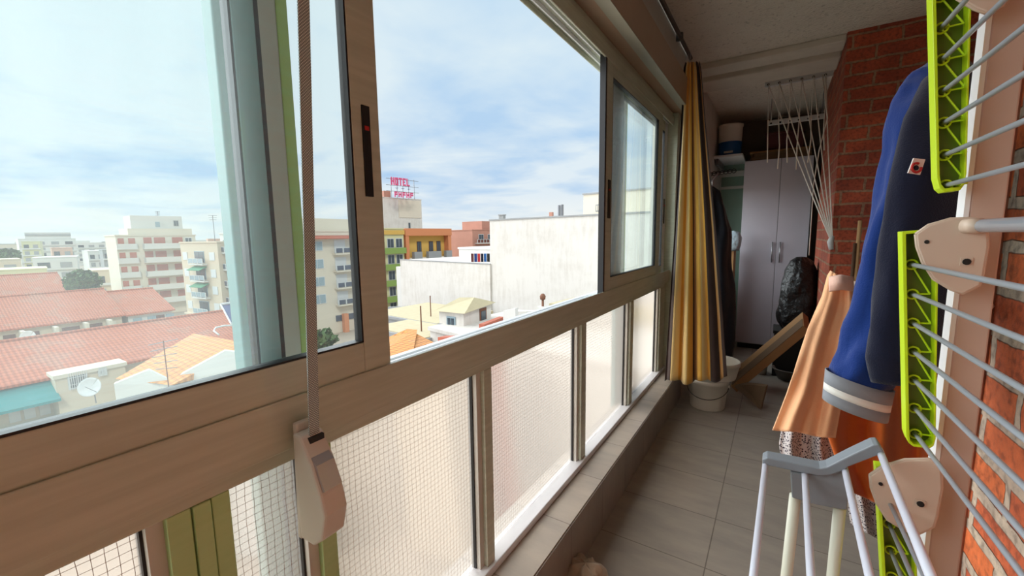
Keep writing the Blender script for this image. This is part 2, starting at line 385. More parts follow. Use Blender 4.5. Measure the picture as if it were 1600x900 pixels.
struct(MB().box(.309, .313, 3.6, 4.95, 0, ZC).build('wall_pier_side', M['brick_pier_side']))
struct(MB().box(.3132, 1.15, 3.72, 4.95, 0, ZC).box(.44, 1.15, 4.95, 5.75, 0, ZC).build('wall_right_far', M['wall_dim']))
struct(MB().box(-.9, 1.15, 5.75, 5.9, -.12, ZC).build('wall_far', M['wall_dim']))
struct(MB().box(-.86, -.62, 3.42, 5.75, -.12, .85).box(-.86,-.62,3.42,5.75,1.74,ZC).box(-.86,-.62,3.42,3.55,.85,1.74).box(-.86,-.62,5.20,5.75,.85,1.74).build('wall_left', M['wall_paint']))
struct(MB().add([(-.74,3.55,.85),(-.74,5.2,.85),(-.74,5.2,1.74),(-.74,3.55,1.74)],[(0,1,2,3)]).build('window_12', M['glass']))  # mostly hidden window, added so side light reaches the wardrobe
# shutter box above the windows
b = MB().prism([(-.84,-1.2,2.166),(-.695,-1.2,2.166),(-.63,-1.2,2.156),(-.60,-1.2,2.142),(-.555,-1.2,2.12),(-.555,-1.2,2.29),(-.60,-1.2,2.30),(-.84,-1.2,2.30)], (0,4.62,0)).build('trim_shutter_box', M['box_brown']); struct(b)
b = MB().prism([(-.63,-1.2,2.152),(-.60,-1.2,2.138),(-.556,-1.2,2.117),(-.556,-1.2,2.122),(-.60,-1.2,2.144),(-.63,-1.2,2.158)], (0,4.62,0)).build('trim_shutter_box_lip', M['box_grey']); struct(b)
struct(MB().box(-.86, -.625, -1.2, 3.42, 2.30, ZC).build('wall_left_lintel', M['wall_paint']))
c = MB(); c.tube([(-.60, -1.1, 2.535), (-.60, 3.4, 2.535)], .013, 8)
for y in (.6, 1.9, 3.0): c.box(-.63,-.585,y,y+.025,2.515,2.56)
struct(c.build('trim_conduit', M['conduit'], smooth=True))
struct(MB().box(-.62, .308, 3.62, 3.80, 2.515, ZC).build('trim_ceiling_band', M['beam'], bevel=.006))
struct(MB().box(-.62, .308, 3.88, 4.16, 2.50, ZC).build('trim_ceiling_beam', M['beam'], bevel=.01))
struct(MB().box(.345, .362, 1.165, 1.21, 0, ZC).build('trim_doorway_edge', M['copper'], bevel=.006))

# main rail, head and jambs
m = MB(); m.box(-.79,-.692,-1.2,3.40,.922,.978); m.box(-.692,-.687,-1.2,3.40,.922,1.012)
r = m.build('trim_window_rail', M['bronze'], bevel=.003); struct(r)
m = MB(); m.box(-.730,-.724,-1.2,3.40,.978,.992); m.box(-.762,-.756,-1.2,3.40,.978,.990); m.box(-.80,-.783,-1.2,3.40,.972,.988)
struct(m.build('trim_sliding_track', M['bronze_light']))
m = MB(); m.box(-.79,-.70,-1.2,3.40,2.10,2.165); m.box(-.79,-.784,-1.2,3.40,2.077,2.10); m.box(-.70,-.690,-1.2,3.40,2.07,2.132)
struct(m.build('trim_window_head', M['bronze'], bevel=.003))
m = MB(); m.box(-.730,-.724,-1.2,3.40,2.086,2.10); m.box(-.762,-.756,-1.2,3.40,2.084,2.10)
struct(m.build('trim_head_track', M['bronze_light']))
struct(MB().box(-.80,-.66,3.34,3.42,.22,2.16).build('trim_window_jamb', M['bronze'], bevel=.004))
# lower fixed lights
m = MB(); m.box(-.765,-.712,-1.2,3.40,.888,.922); struct(m.build('trim_lower_head', M['bronze'], bevel=.002))
m = MB(); m.box(-.77,-.70,-1.2,3.40,.225,.252); struct(m.build('trim_lower_sill', M['bronze_light'], bevel=.003))
mull = [(-.60,-.55), (-.02,.03), (.213,.268), (.43,.462), (.965,1.005), (1.70,1.755), (2.44,2.50), (3.18,3.34)]
for i, (a, b_) in enumerate(mull):
    if i == 2:
        m = MB().box(-.765,-.712,a-.012,a+.018,.252,.888).box(-.765,-.709,a+.0195,a+.043,.252,.888).box(-.765,-.712,a+.0445,a+.07,.252,.888); mt = M['bronze_green_cast']
    else:
        m = MB().box(-.765,-.712,a,b_,.252,.888); mt = M['bronze_green_cast'] if i < 4 else M['bronze']
    o = m.build('trim_mullion', mt, bevel=.002); struct(o)
    bd = MB().box(-.757,-.726,a-.020-(.012 if i == 2 else 0),a-(.012 if i == 2 else 0),.252,.888)
    bd.build('glazing_bead', M['bead'], o)
    if i: MB().box(-.757,-.740,a-.024-(.012 if i == 2 else 0),a-.020-(.012 if i == 2 else 0),.252,.888).build('rubber_seal', M['gasket'], o)
for i in range(len(mull)-1):
    y0, y1 = mull[i][1], mull[i+1][0]
    if i == 2: y0 += .015
    w_ = MB().add([(-.749,y0,.25),(-.749,y1,.25),(-.749,y1,.89),(-.749,y0,.89)],[(0,1,2,3)]).build('window_%d' % (i+1), M['wired']); struct(w_)

# sliding sashes
def sash(name, x, y0, y1, z0, z1, st0, st1, rb, rt, latch=None, label=None, sm='bronze'):
    root = thing(name, label, None, (x, (y0+y1)/2, z0), kind='structure')
    t = .013
    MB().box(x-t,x+t,y0,y0+st0,z0,z1).build('stile', M[sm], root, bevel=.002)
    MB().box(x-t,x+t,y1-st1,y1,z0,z1).build('stile', M[sm], root, bevel=.002)
    MB().box(x-t,x+t,y0+st0,y1-st1,z0,z0+rb).build('bottom_rail', M['bronze'], root, bevel=.002)
    MB().box(x-t,x+t,y0+st0,y1-st1,z1-rt,z1).build('top_rail', M['bronze'], root, bevel=.002)
    g = MB(); a, b_, c_, d = y0+st0, y1-st1, z0+rb, z1-rt; e = .0035
    for (p, q, r_, s_) in ((a,a+e,c_,d),(b_-e,b_,c_,d),(a,b_,c_,c_+e),(a,b_,d-e,d)): g.box(x-.010,x+.0125,p,q,r_,s_)
    g.build('gasket', M['gasket'], root)
    MB().add([(x,a,c_),(x,b_,c_),(x,b_,d),(x,a,d)],[(0,1,2,3)]).build('pane', M['glass'], root)
    if latch:
        l = MB().box(x+t,x+t+.003,latch[0],latch[1],latch[2],latch[3]).build('latch', M['gasket'], root)
        MB().box(x+t+.003,x+t+.0045,latch[0]+.004,latch[1]-.004,(latch[2]+latch[3])/2+.04,(latch[2]+latch[3])/2+.048).build('latch_mark', M['patch_red'], l)
    return root
sash('window_8', -.706, -1.15, .603, .993, 2.085, .05, .066, .079, .07, (.560,.578,1.362,1.535))
sash('window_9', -.743, -1.15, .392, .993, 2.085, .05, .036, .055, .07, sm='mint')
struct(MB().box(-.757,-.733,.393,.400,.993,2.085).build('trim_brush_seal', M['gasket']))
struct(MB().box(-.719,-.692,1.905,1.924,.993,2.085).build('trim_brush_seal', M['gasket']))
sash('window_10', -.706, 1.925, 3.02, .993, 2.085, .085, .11, .079, .07, (1.955,1.99,1.36,1.54))
sash('window_11', -.743, 2.02, 3.34, .993, 2.085, .27, .09, .055, .07, (3.27,3.30,1.36,1.54), sm='bronze_light')

# outside columns of the enclosure
for k, (ya, yb) in enumerate(((.385,.525), (2.46,2.76))):
    o = thing('trim_outer_column', None, None, (-.9,(ya+yb)/2,-.4), kind='structure')
    MB().box(-.89,-.852,ya,ya+.045,-.4,2.6).build('face', M['mint'], o, bevel=.003)
    MB().box(-.89,-.852,ya+.053,yb-.025,-.4,2.6).build('shaft', M['column_brown'], o, bevel=.003)
    MB().box(-.88,-.86,ya+.045,ya+.053,-.4,2.6).build('groove', M['gasket'], o)
    MB().box(-.89,-.854,yb-.025,yb,-.4,2.6).build('edge', M['column_green'], o, bevel=.003)

exec_parts = True
# strap and winder
_p = aY(474,0,.386); _sx = -.640+(_p.x+.640)*(2.14-.945)/(_p.z-.945)
root = tag(MB().prism([(_sx,.3765,2.14),(_sx,.3945,2.14),(-.640,.394,.945),(-.640,.376,.945)], (.0018,0,0)).build('blind_strap', M['strap']), 'long woven grey webbing strap hanging down in front of the window', 'strap')
wz = thing('strap_winder', 'beige plastic roller blind strap winder with pointed base below the strap', 'strap winder', (-.62,.385,.77))
def yz(pts, x0, dx): return [(x0, y, z) for (y, z) in pts], (dx, 0, 0)
prof = [(.366,.925),(.345,.868),(.338,.81),(.352,.776),(.376,.775),(.402,.80),(.408,.84),(.405,.925)]
MB().prism([(-.672,.362,.77),(-.672,.405,.77),(-.672,.410,.975),(-.672,.368,.975)], (.012,0,0)).build('mounting_plate', M['winder'], wz, bevel=.003)
body = MB().prism([(-.660,.360,.962),(-.640,.360,.960),(-.612,.360,.918),(-.592,.360,.872),(-.584,.360,.84),(-.596,.360,.795),(-.622,.360,.775),(-.660,.360,.775)], (0,.042,0)).build('housing', M['winder'], wz, bevel=.004)
MB().box(-.650,-.6305,.372,.398,.925,.955).build('strap_slot', M['gasket'], wz)
MB().prism([(-.6385,.365,.938),(-.6100,.365,.915),(-.592,.365,.877),(-.592,.397,.877),(-.6100,.397,.915),(-.6385,.397,.938)], (.004,0,.003)).build('cover', M['winder_metal'], wz)

# ================================================================== RIGHT SIDE: tower drying rack
rack = thing('drying_rack', 'tall folding tower drying rack with lime green side panels on brick wall side', 'drying rack', (.2,.78,0))
wd = (wr(1192, 364)).normalized(); toward = Vector((-wd.x/wd.y, -1, 0))   # wires run back past the viewer
YP = .76
pl = aY(1500, 300, .80).x; pw = .036
po = MB().box(pl+.004, pl+pw, .775, .80, .0, 2.3).build('post', M['post'], rack, bevel=.002)
MB().box(pl-.001, pl+.004, .774, .801, .0, 2.3).build('post_lit_side', M['post_lit_side'], po)
def panel(tl, bl, wt, wb, rows, hinge=True):
    # tl, bl: top-left / bottom-left pixel of the panel, rows: pixel heights of the wires
    A = aY(tl[0], tl[1], YP); B = aY(bl[0], bl[1], YP)
    A2 = aY(tl[0]+wt, tl[1]+2, YP); B2 = aY(bl[0]+wb, bl[1]-6, YP); e = Vector((0, .012, 0))
    dn = (B-A).normalized(); rt = Vector((0,1,0)).cross(dn).normalized()
    if rt.x < 0: rt = -rt
    rim = MB(); L = (B-A).length; W = (A2-A).length; W2 = (B2-B).length
    def P(u, v, y=0): return A + dn*(L*v) + rt*((W+(W2-W)*v)*u) + Vector((0, y, 0))
    loop = [(0,0),(1,0),(1,.95),(.93,.985),(.8,1),(.25,1),(.09,.985),(0,.95)]
    t = .0042/W
    inner = [(t,.012),(1-t*.6,.012),(1-t*.6,.943),(.9,.972),(.78,.988),(.28,.988),(.15,.972),(t,.943)]
    n_ = len(loop); vs = []; fs = []
    for y in (-.014, .010):
        for q in loop: vs.append(P(*q, y))
        for q in inner: vs.append(P(*q, y))
    for k in range(n_):
        k2 = (k+1) % n_
        fs += [(k,k2,n_+k2,n_+k), (2*n_+k,3*n_+k,3*n_+k2,2*n_+k2), (k,2*n_+k,2*n_+k2,k2), (n_+k,n_+k2,3*n_+k2,3*n_+k)]
    g = MB().add(vs, fs).build('side_panel', M['lime'], rack, bevel=.0008)
    web = MB().prism([P(*q, .004) for q in inner], (0,.003,0)).build('panel_web', M['lime_dark'], g)
    z = MB(); starts = []
    for py in rows:
        x = tl[0]+(bl[0]-tl[0])*(py-tl[1])/(bl[1]-tl[1]); s_ = aY(x+17, py, YP); starts.append(s_)
    for i, s_ in enumerate(starts):
        z.ring((s_.x, YP-.004, s_.z), (0,1,0), .0062, .0013, 14, 6)
        if i+1 < len(starts):
            nx = starts[i+1]; mid = (s_+nx)/2
            a = Vector((s_.x, YP-.003, s_.z)); c_ = Vector((s_.x+W*.60, YP-.003, nx.z+.001)); e_ = Vector((nx.x, YP-.003, nx.z))
            z.tube([a, c_], .0012, 5); z.tube([c_, e_], .0012, 5)
    z.build('panel_rib', M['lime'], g)
    for s_ in starts:
        MB().tube([Vector((s_.x, YP+.002, s_.z)), Vector((s_.x, YP, s_.z))+toward*.70], .0028, 10).build('wire', M['wire'], rack, smooth=True)
    return A, B
panel((1446,-190), (1459,303), 62, 44, [-146,-98,-50,-3,46,95,144,193,243,290])
panel((1405,362), (1412,690), 56, 42, [413,459,504,548,592,636,676])
panel((1366,724), (1384,1040), 56, 42, [777,816,857,898,938,980,1015])
def bracket(cx, cy, name='hinge_bracket'):
    pts = [(1432,366),(1452,352),(1487,342),(1525,341),(1542,350),(1544,385),(1536,430),(1531,446),(1505,459),(1487,452),(1460,436),(1443,410),(1434,385)]
    q = [aY(x+cx, y+cy, YP-.020) for x, y in pts]
    o = MB().prism(q, (0,.006,0)).build(name, M['cream_plastic'], rack, bevel=.0015)
    rimp = MB().tube([p+Vector((0,.003,0)) for p in q]+[q[0]+Vector((0,.003,0))], .0022, 6).build('rim', M['cream_plastic'], o, smooth=True)
    s1 = aY(1448+cx, 378+cy, YP-.0205); s2 = aY(1510+cx, 409+cy, YP-.0205)
    MB().tube([s1, s1+Vector((0,-.001,0))], .0025, 10).build('screw', M['dark'], o)
    sc = MB().box(s2.x-.0055, s2.x+.0055, YP-.0212, YP-.020, s2.z-.005, s2.z+.005).build('screw_pocket', M['cream_plastic'], o)
    MB().tube([s2+Vector((0,-.0008,0)), s2+Vector((0,-.0018,0))], .004, 10).build('screw', M['dark'], o)
    return o
bk = bracket(0, 0); bracket(-72, 378); bracket(38, -440)
t0 = aY(1527, 353, YP-.02)
MB().tube([t0+Vector((-.012,.0,.0)), t0+toward*.012], [.0085,.0092], 14).build('socket', M['cream_plastic'], bk, smooth=True)
MB().tube([t0, t0+toward*.66], .0078, 14).build('support_tube', M['wire'], rack, smooth=True)

_a = aD(1316, 441, 1.235); _a = aD(1318, 440, 1.275); MB().tube([Vector((pl+.02,.80,_a.z+.02)), Vector((.338,1.12,_a.z+.01)), Vector((.33,1.25,_a.z)), _a], .007, 8).build('arm', M['cream_plastic'], rack, smooth=True)
# ================================================================== grey airer in the foreground
air = thing('clothes_airer', 'small folding airer with grey V-shaped end bracket and white rods in the foreground', 'clothes airer', tuple(aY(1250,900,.74)*1.0)[:2]+(0,))
YA = .74
def q11(x, y): return (1160+x/3.636, 675+y/3.636)
top = [(112,158),(140,146),(300,178),(440,207),(480,200),(620,130),(745,72),(775,70),(800,105),(812,130),(806,142),(780,130),(600,200),(590,215),(500,248),(440,250),(345,235),(140,190),(115,188)]
vb = MB().prism([aY(*q11(*p), YA-.008) for p in top], (0,.026,0)).build('end_bracket', M['airer_grey'], air, bevel=.003)
blk = [(272,225),(440,245),(600,205),(604,330),(598,440),(585,446),(420,415),(282,375),(276,300)]
MB().prism([aY(*q11(*p), YA+.0) for p in blk], (0,.022,0)).build('leg_socket', M['airer_grey'], air, bevel=.004)
for (x0, y0), (x1, y1), in (((300,360),(250,818)), ((553,430),(513,818))):
    a = aY(*q11(x0, y0), YA+.011); b_ = aY(*q11(x1, y1), YA+.011); d_ = (b_-a)/(a.z-b_.z)
    MB().tube([a, a+d_*(a.z-.0)], .0078, 14).build('leg', M['airer_leg'], air, smooth=True)
rv = wr(1234, 381).normalized(); rdir = Vector((-rv.x/rv.y, -1, -rv.z/rv.y))
rdir = Vector((-rv.x/rv.y, -1, .0))
for (x, y) in ((132,180),(355,232),(583,212),(785,118)):
    a = aY(*q11(x, y), YA); MB().tube([a+Vector((0,.012,0)), a+rdir*.55], .0042 if x < 700 else .0045, 12).build('rod', M['airer_white'], air, smooth=True)

# ================================================================== laundry
def cloth_obj(rows, D, amp, nf, seed=0, wave=.6, ny=60, nx=70, skew=.0):
    """rows: (py, pxl, pxr, depth offset); a hanging sheet with vertical folds at about camera depth D"""
    ys = [r_[0] for r_ in rows]
    def lerp(v):
        y = ys[0]+(ys[-1]-ys[0])*v
        for k in range(len(rows)-1):
            if y <= rows[k+1][0] or k == len(rows)-2:
                t = (y-rows[k][0])/(rows[k+1][0]-rows[k][0]); return y, [rows[k][j]+(rows[k+1][j]-rows[k][j])*t for j in (1, 2, 3)]
    def fn(u, v):
        y, (l, r_, dd) = lerp(v); x = l+(r_-l)*u
        yy = y + skew*(u-.5) + 5*math.sin(u*9+seed)*max(0, v-.75)
        f = math.sin(u*nf*2*PI+seed+v*wave)*(.35+.65*v)+.5*math.sin(u*nf*4.3*PI+seed*2+v*2.1)*(.2+.8*v)
        nn = mnoise.noise(Vector((u*4+seed, v*5, seed)))
        return aD(x, yy, D+dd+amp*f+amp*.8*nn)
    return MB().grid(fn, nx, ny)
o = cloth_obj([(430,1298,1322,0),(438,1293,1330,0),(470,1284,1332,0),(520,1262,1330,0),(570,1246,1322,0),(620,1230,1315,0),(678,1207,1305,0)], 1.22, .012, 1.7, 1.3, skew=14)
oc = tag(o.build('orange_garment', M['orange_cloth'], smooth=True, solid=.004), 'pale orange muslin garment hanging nearest the floor tiles, narrow at its top', 'garment')
cl = MB().grid(lambda u, v: aD(1296+36*u, 430+22*v+6*abs(u-.5), 1.20-.02*math.sin(u*PI)-.01*math.sin(v*PI)), 16, 10)
cl.build('collar', M['pink_cloth'], oc, smooth=True, solid=.006)
o = cloth_obj([(476,1345,1420,0),(600,1300,1450,0),(700,1290,1460,0),(760,1310,1470,0),(800,1330,1480,0)], 1.36, .024, 2.0, 4.1, skew=60)
tag(o.build('orange_towel', M['orange_cloth2'], smooth=True, solid=.005), 'deep orange cloth hanging behind the navy jacket sleeve', 'cloth')
o = cloth_obj([(500,1275,1330,0),(640,1228,1330,0),(700,1218,1335,0),(738,1222,1345,0)], 1.42, .022, 2.4, 2.2, skew=16)
tag(o.build('dotted_trousers', M['dots'], smooth=True, solid=.004), 'light fabric with small dark dots showing below the pale orange garment', 'garment')
o = cloth_obj([(640,1310,1380,0),(760,1315,1385,0),(840,1330,1400,0)], 1.46, .02, 1.6, .7, skew=44)
tag(o.build('dotted_cloth', M['dots'], smooth=True, solid=.004), 'dotted fabric hanging lower, right of the airer legs', 'garment')

# navy jacket
jk = thing('jacket', 'navy blue jersey jacket with striped grey cuff hanging by the brick pier', 'jacket', tuple(aD(1420,350,.85)))
def loft(rows, n=36, fold=0, seed=0, cap=True):
    """rows: (px, py, depth, half width px, half depth m)"""
    mb = MB(); vs = []; R_ = len(rows)
    right = (RW @ Vector((1,0,0))); fwd = (RW @ Vector((0,0,-1)))
    for i, (px, py, D, hw, hd) in enumerate(rows):
        c0 = aD(px, py, D)
        for k in range(n):
            a = 2*PI*k/n
            w_ = 1+fold*mnoise.noise(Vector((math.cos(a)*2.2+seed, math.sin(a)*2.2, i*.28)))*1.6+fold*.8*math.sin(a*5+seed+i*.25)
            vs.append(c0+right*(math.cos(a)*hw*D/F*w_)+fwd*(math.sin(a)*hd*w_))
    fs = [(i*n+k, i*n+(k+1) % n, (i+1)*n+(k+1) % n, (i+1)*n+k) for i in range(R_-1) for k in range(n)]
    if cap: fs += [list(range(n))[::-1], [(R_-1)*n+k for k in range(n)]]
    return mb.add(vs, fs)
def dens(rows, m_=5):
    out = []
    for a, b_ in zip(rows[:-1], rows[1:]):
        for k in range(m_): t = k/m_; out.append(tuple(p+(q-p)*t for p, q in zip(a, b_)))
    return out+[rows[-1]]
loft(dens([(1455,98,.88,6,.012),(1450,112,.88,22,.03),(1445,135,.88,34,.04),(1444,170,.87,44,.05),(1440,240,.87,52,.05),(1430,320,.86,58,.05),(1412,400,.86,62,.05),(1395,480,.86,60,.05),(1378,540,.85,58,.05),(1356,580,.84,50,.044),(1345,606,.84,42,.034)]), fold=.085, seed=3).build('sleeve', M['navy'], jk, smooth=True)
loft(dens([(1492,100,.82,8,.02),(1484,118,.81,34,.035),(1470,180,.80,52,.04),(1457,260,.79,58,.04),(1448,340,.79,62,.04),(1438,420,.79,64,.04),(1426,500,.79,62,.04),(1412,560,.79,54,.04),(1404,598,.79,38,.03)]), fold=.03, seed=8).build('body', M['navy_dark'], jk, smooth=True)  # dark loft laid over the sleeve's right half to darken it
tl = (-.30)
def cuffrows(a, b_):
    A_ = Vector((1342, 598)); B_ = Vector((1335, 640))
    out = []
    for t in (a, (a+b_)/2, b_):
        p = A_+(B_-A_)*t; out.append((p.x, p.y, .84, 47-3*t, .040))
    return out
def cuff(a, b_, mt, nm, par):
    mb = MB(); n_ = 40; vs = []; right = (RW @ Vector((1,0,0))); fwd = (RW @ Vector((0,0,-1))); up = (RW @ Vector((0,1,0)))
    rr = cuffrows(a, b_)
    for (px, py, D, hw, hd) in rr:
        c0 = aD(px, py, D)
        for k in range(n_):
            q = 2*PI*k/n_; s_ = math.cos(q); w_ = 1+.012*math.sin(q*20)
            vs.append(c0+right*(s_*hw*D/F*w_)+fwd*(math.sin(q)*hd*w_)-up*(.016*s_)+up*(.010*math.sin(q)))
    fs = [(i*n_+k, i*n_+(k+1) % n_, (i+1)*n_+(k+1) % n_, (i+1)*n_+k) for i in range(len(rr)-1) for k in range(n_)]
    return mb.add(vs, fs).build(nm, mt, par, smooth=True, solid=.002)
c1 = cuff(-.12, .36, M['rib_grey'], 'cuff', jk); cuff(.36, .62, M['rib_white'], 'cuff_stripe', c1); cuff(.62, 1.0, M['rib_grey'], 'cuff_band', c1)
pt = [(1428,247),(1446,249),(1438,273),(1419,270)]
pc = [aD(x, y, .748) for x, y in pt]
pa = MB().prism(pc, tuple((RW @ Vector((0,0,-1)))*.002)).build('patch', M['patch_white'], jk)
cc = aD(1432, 262, .747); fw = (RW @ Vector((0,0,-1)))
MB().ring(cc, fw, .0082, .0021, 18, 6, .6, 5.9).build('emblem', M['patch_red'], pa)
MB().tube([cc, cc+fw*.001], .0045, 14).build('emblem_centre', M['navy_dark'], pa)

# wooden sticks behind the jacket
for (p0, p1, r_, mt, lb) in (((1344,345),(1318,640),.010,'wood','pale wooden stick leaning at the brick pier beside the jacket'), ((1336,380),(1312,640),.008,'wood_dark','dark thin stick leaning beside the pale wooden one')):
    a = aD(*p0, 2.3); b_ = aD(*p1, 2.3); d_ = (b_-a)/(a.z-b_.z)
    tag(MB().tube([a, a+d_*a.z], r_, 10).build('wooden_stick', M[mt], smooth=True), lb, 'stick')

# brown cloth sack on the floor
sc0 = aZ(917, 905, 0); mb = MB()
def sackf(u, v):
    a = u*2*PI; ph = v*PI/2; r_ = math.cos(ph)**.6
    nn = mnoise.noise(Vector((math.cos(a)*2, math.sin(a)*2, v*3)))*.25+mnoise.noise(Vector((math.cos(a)*5, math.sin(a)*5, v*7)))*.12
    return Vector((sc0.x+.085*r_*math.cos(a)*(1+nn), sc0.y-.02+.07*r_*math.sin(a)*(1+nn), .002+.075*math.sin(ph)*(1+nn*.8)))
mb.grid(sackf, 48, 16); tag(mb.build('cloth_sack', M['sack'], smooth=True), 'crumpled beige cloth bag lying on the floor at the curb', 'bag')

# ================================================================== curtain
YC = 3.05
rows = [(97,1071,1093),(108,1068,1096),(200,1063,1104),(350,1053,1119),(500,1043,1131),(594,1037,1137)]
def curt(u, v):
    y = 97+(596-97)*v
    for k in range(len(rows)-1):
        if y <= rows[k+1][0] or k == len(rows)-2: break
    t = (y-rows[k][0])/(rows[k+1][0]-rows[k][0]); l = rows[k][1]+(rows[k+1][1]-rows[k][1])*t; r_ = rows[k][2]+(rows[k+1][2]-rows[k][2])*t
    ph = u*2*PI*4.6+.6*math.sin(v*2.2)
    yy = y - (3*math.sin(u*13) if v > .97 else 0) - 14*max(0, u-.72)*(v > .9)*2
    dep = YC+(.010+.016*v)*math.sin(ph)+.01*math.sin(u*23+v*3)
    P = aY(l+(r_-l)*u, yy, YC); P = Vector((P.x+.006*math.cos(ph)*v, dep, P.z)); return P
cu = thing('curtain', 'long gathered curtain with gold, cream and dark brown stripes at the window end', 'curtain', tuple(aY(1085,594,YC)))
MB().grid(curt, 160, 60).build('fabric', M['curtain'], cu, smooth=True, solid=.002)
hk = aY(1074, 92, YC); h_ = MB()
for dx in (-.008, .004, .018): h_.ring((hk.x+dx, YC, hk.z+.012), (1,.3,0), .017, .0014, 16, 5)
h_.build('hook', M['steel'], cu)

# white buckets
def bucket(x, y, z0, r0, r1, h, label, handle=True, tilt=0):
    t = thing('bucket', label, 'bucket', (x,y,z0), group=None)
    MB().lathe([(0,z0+.001),(r0*.97,z0+.001),(r0,z0+.008),(r1,z0+h-.03),(r1*1.035,z0+h-.03),(r1*1.045,z0+h-.004),(r1*1.03,z0+h),(r1*.985,z0+h),(r1*.97,z0+h-.02),(r0*.96,z0+.012),(0,z0+.010)], x, y, 48).build('shell', M['bucket'], t, smooth=True, sub=0)
    if handle:
        pts = [(x+(r1*1.05)*math.cos(PI+PI*k/20), y-.02+(r1*1.07)*math.sin(PI+PI*k/20)*1.0, z0+h-.045-.075*math.sin(PI*k/20)) for k in range(21)]
        MB().tube(pts, .0026, 6).build('handle', M['black_metal'], t, smooth=True)
        for sx in (-1, 1): MB().tube([(x+sx*r1*1.0, y-.02, z0+h-.045), (x+sx*r1*1.08, y-.02, z0+h-.045)], .011, 10).build('handle_lug', M['bucket'], t)
    return t
bp_ = aZ(1101, 643, 0); bx, by = bp_.x, bp_.y+.12
bucket(bx, by, 0, .118, .135, .225, 'white plastic bucket with wire handle standing on the floor under the curtain')
bucket(bx+.055, by+.03, .2265, .125, .145, .13, 'white plastic bucket stacked on top of the other bucket', handle=False)

# ================================================================== back of the balcony
wy0 = 5.25
xl, xr = -.345, .262
ztop = aY(1161,252,wy0).z
wbt = thing('wardrobe', 'tall pale lilac two-door wardrobe against the far end', 'wardrobe', ((xl+xr)/2,5.45,0))
MB().box(xl,xr,wy0+.018,5.74,.06,ztop).build('carcass', M['wardrobe_side'], wbt, bevel=.002)
MB().box(xl+.02,xr-.02,wy0+.05,5.7,0,.06).build('plinth', M['dark'], wbt)
xm = aY(1213,380,wy0).x
for (a, b_, hx) in ((xl,xm-.002,xm-.035), (xm+.002,xr,xm+.035)):
    d_ = MB().box(a,b_,wy0,wy0+.018,.07,ztop-.005).build('door', M['wardrobe'], wbt, bevel=.0015)
    hz = aY(1207,378,wy0).z; hb = aY(1207,410,wy0).z
    MB().tube([(hx,wy0-.025,hb),(hx,wy0-.025,hz)], .006, 10).tube([(hx,wy0,hb+.03),(hx,wy0-.025,hb+.03)], .004, 8).tube([(hx,wy0,hz-.03),(hx,wy0-.025,hz-.03)], .004, 8).build('handle', M['steel'], d_, smooth=True)
# boards on the wardrobe
for k, (dx, th, mt, lb) in enumerate(((0,.03,'cardboard_dark','flat brown board lying directly on the wardrobe top'), (.03,.045,'cardboard_dark','thicker flat carton on top of the boards over the wardrobe'), (-.01,.02,'cardboard','thin tan board topmost over the wardrobe'))):
    z0 = ztop+sum([.03,.045,.02][:k])+.001*(k+1)
    tag(MB().box(xl+.05+dx,xr-.02,wy0+.02+.02*k,5.70,z0,z0+th).build('flat_carton', M[mt], bevel=.002), lb, 'cardboard')
rb = thing('storage_box', 'dark red storage box on the stacked boards over the wardrobe', 'box', (0,5.5,ztop+.1))
MB().box(-.16,.17,wy0+.12,5.68,ztop+.10,ztop+.27).build('body', M['dark_red'], rb, bevel=.004)
MB().box(-.17,.18,wy0+.11,5.69,ztop+.27,ztop+.285).build('lid', M['dark_red'], rb, bevel=.004)
# shelf, tub
ps = aY(1140, 246, 5.2)
sh = thing('wall_shelf', 'white wall shelf left of the wardrobe with a tub on it', 'shelf', (-.48,5.3,ps.z-.02))
MB().box(-.62,-.35,5.0,5.74,ps.z-.025,ps.z+.0).build('board', M['white_paint'], sh, bevel=.003)
MB().box(-.60,-.58,5.05,5.74,ps.z-.09,ps.z-.025).build('shelf_bracket', M['metal_grey'], sh)
tb = thing('paint_tub', 'grey white round tub with blue label on the shelf', 'tub', (-.49,5.2,ps.z))
MB().lathe([(0,ps.z+.002),(.105,ps.z+.002),(.115,ps.z+.31),(.12,ps.z+.31),(.122,ps.z+.33),(0,ps.z+.335)], -.49, 5.2, 40).build('body', M['bucket'], tb, smooth=True)
lab = MB().lathe([(.108,ps.z+.01),(.1135,ps.z+.15)], -.49, 5.2, 40).build('label', M['label_blue'], tb, smooth=True)
lt = MB().box(-.535,-.45,5.084,5.0865,ps.z+.03,ps.z+.05)
lt.build('print', M['white_paint'], lab)
# frosted green door panel at the far left
dr = struct(MB().box(-.62,-.34,5.60,5.66,0,ps.z-.02).build('door_1', M['green_pane']))
f_ = MB().box(-.62,-.60,5.58,5.60,0,ps.z-.02).box(-.60,-.34,5.58,5.60,ps.z-.16,ps.z-.10).box(-.60,-.34,5.58,5.6,ps.z-.30,ps.z-.27).build('door_frame', M['wall_paint'], dr)
# hook rail
hr = thing('hook_rail', 'black metal rail of looped hooks left of the wardrobe', 'hook rail', tuple(aY(1128,270,4.6)))
a = aY(1107,272,4.6); b_ = aY(1150,266,4.6)
MB().tube([a,b_], .005, 8).build('bar', M['black_metal'], hr)
for k in range(7):
    c_ = a.lerp(b_, (k+.5)/7); MB().ring((c_.x, c_.y-.006, c_.z-.004), (0,1,0), .019, .004, 16, 6).build('loop', M['black_metal'], hr)
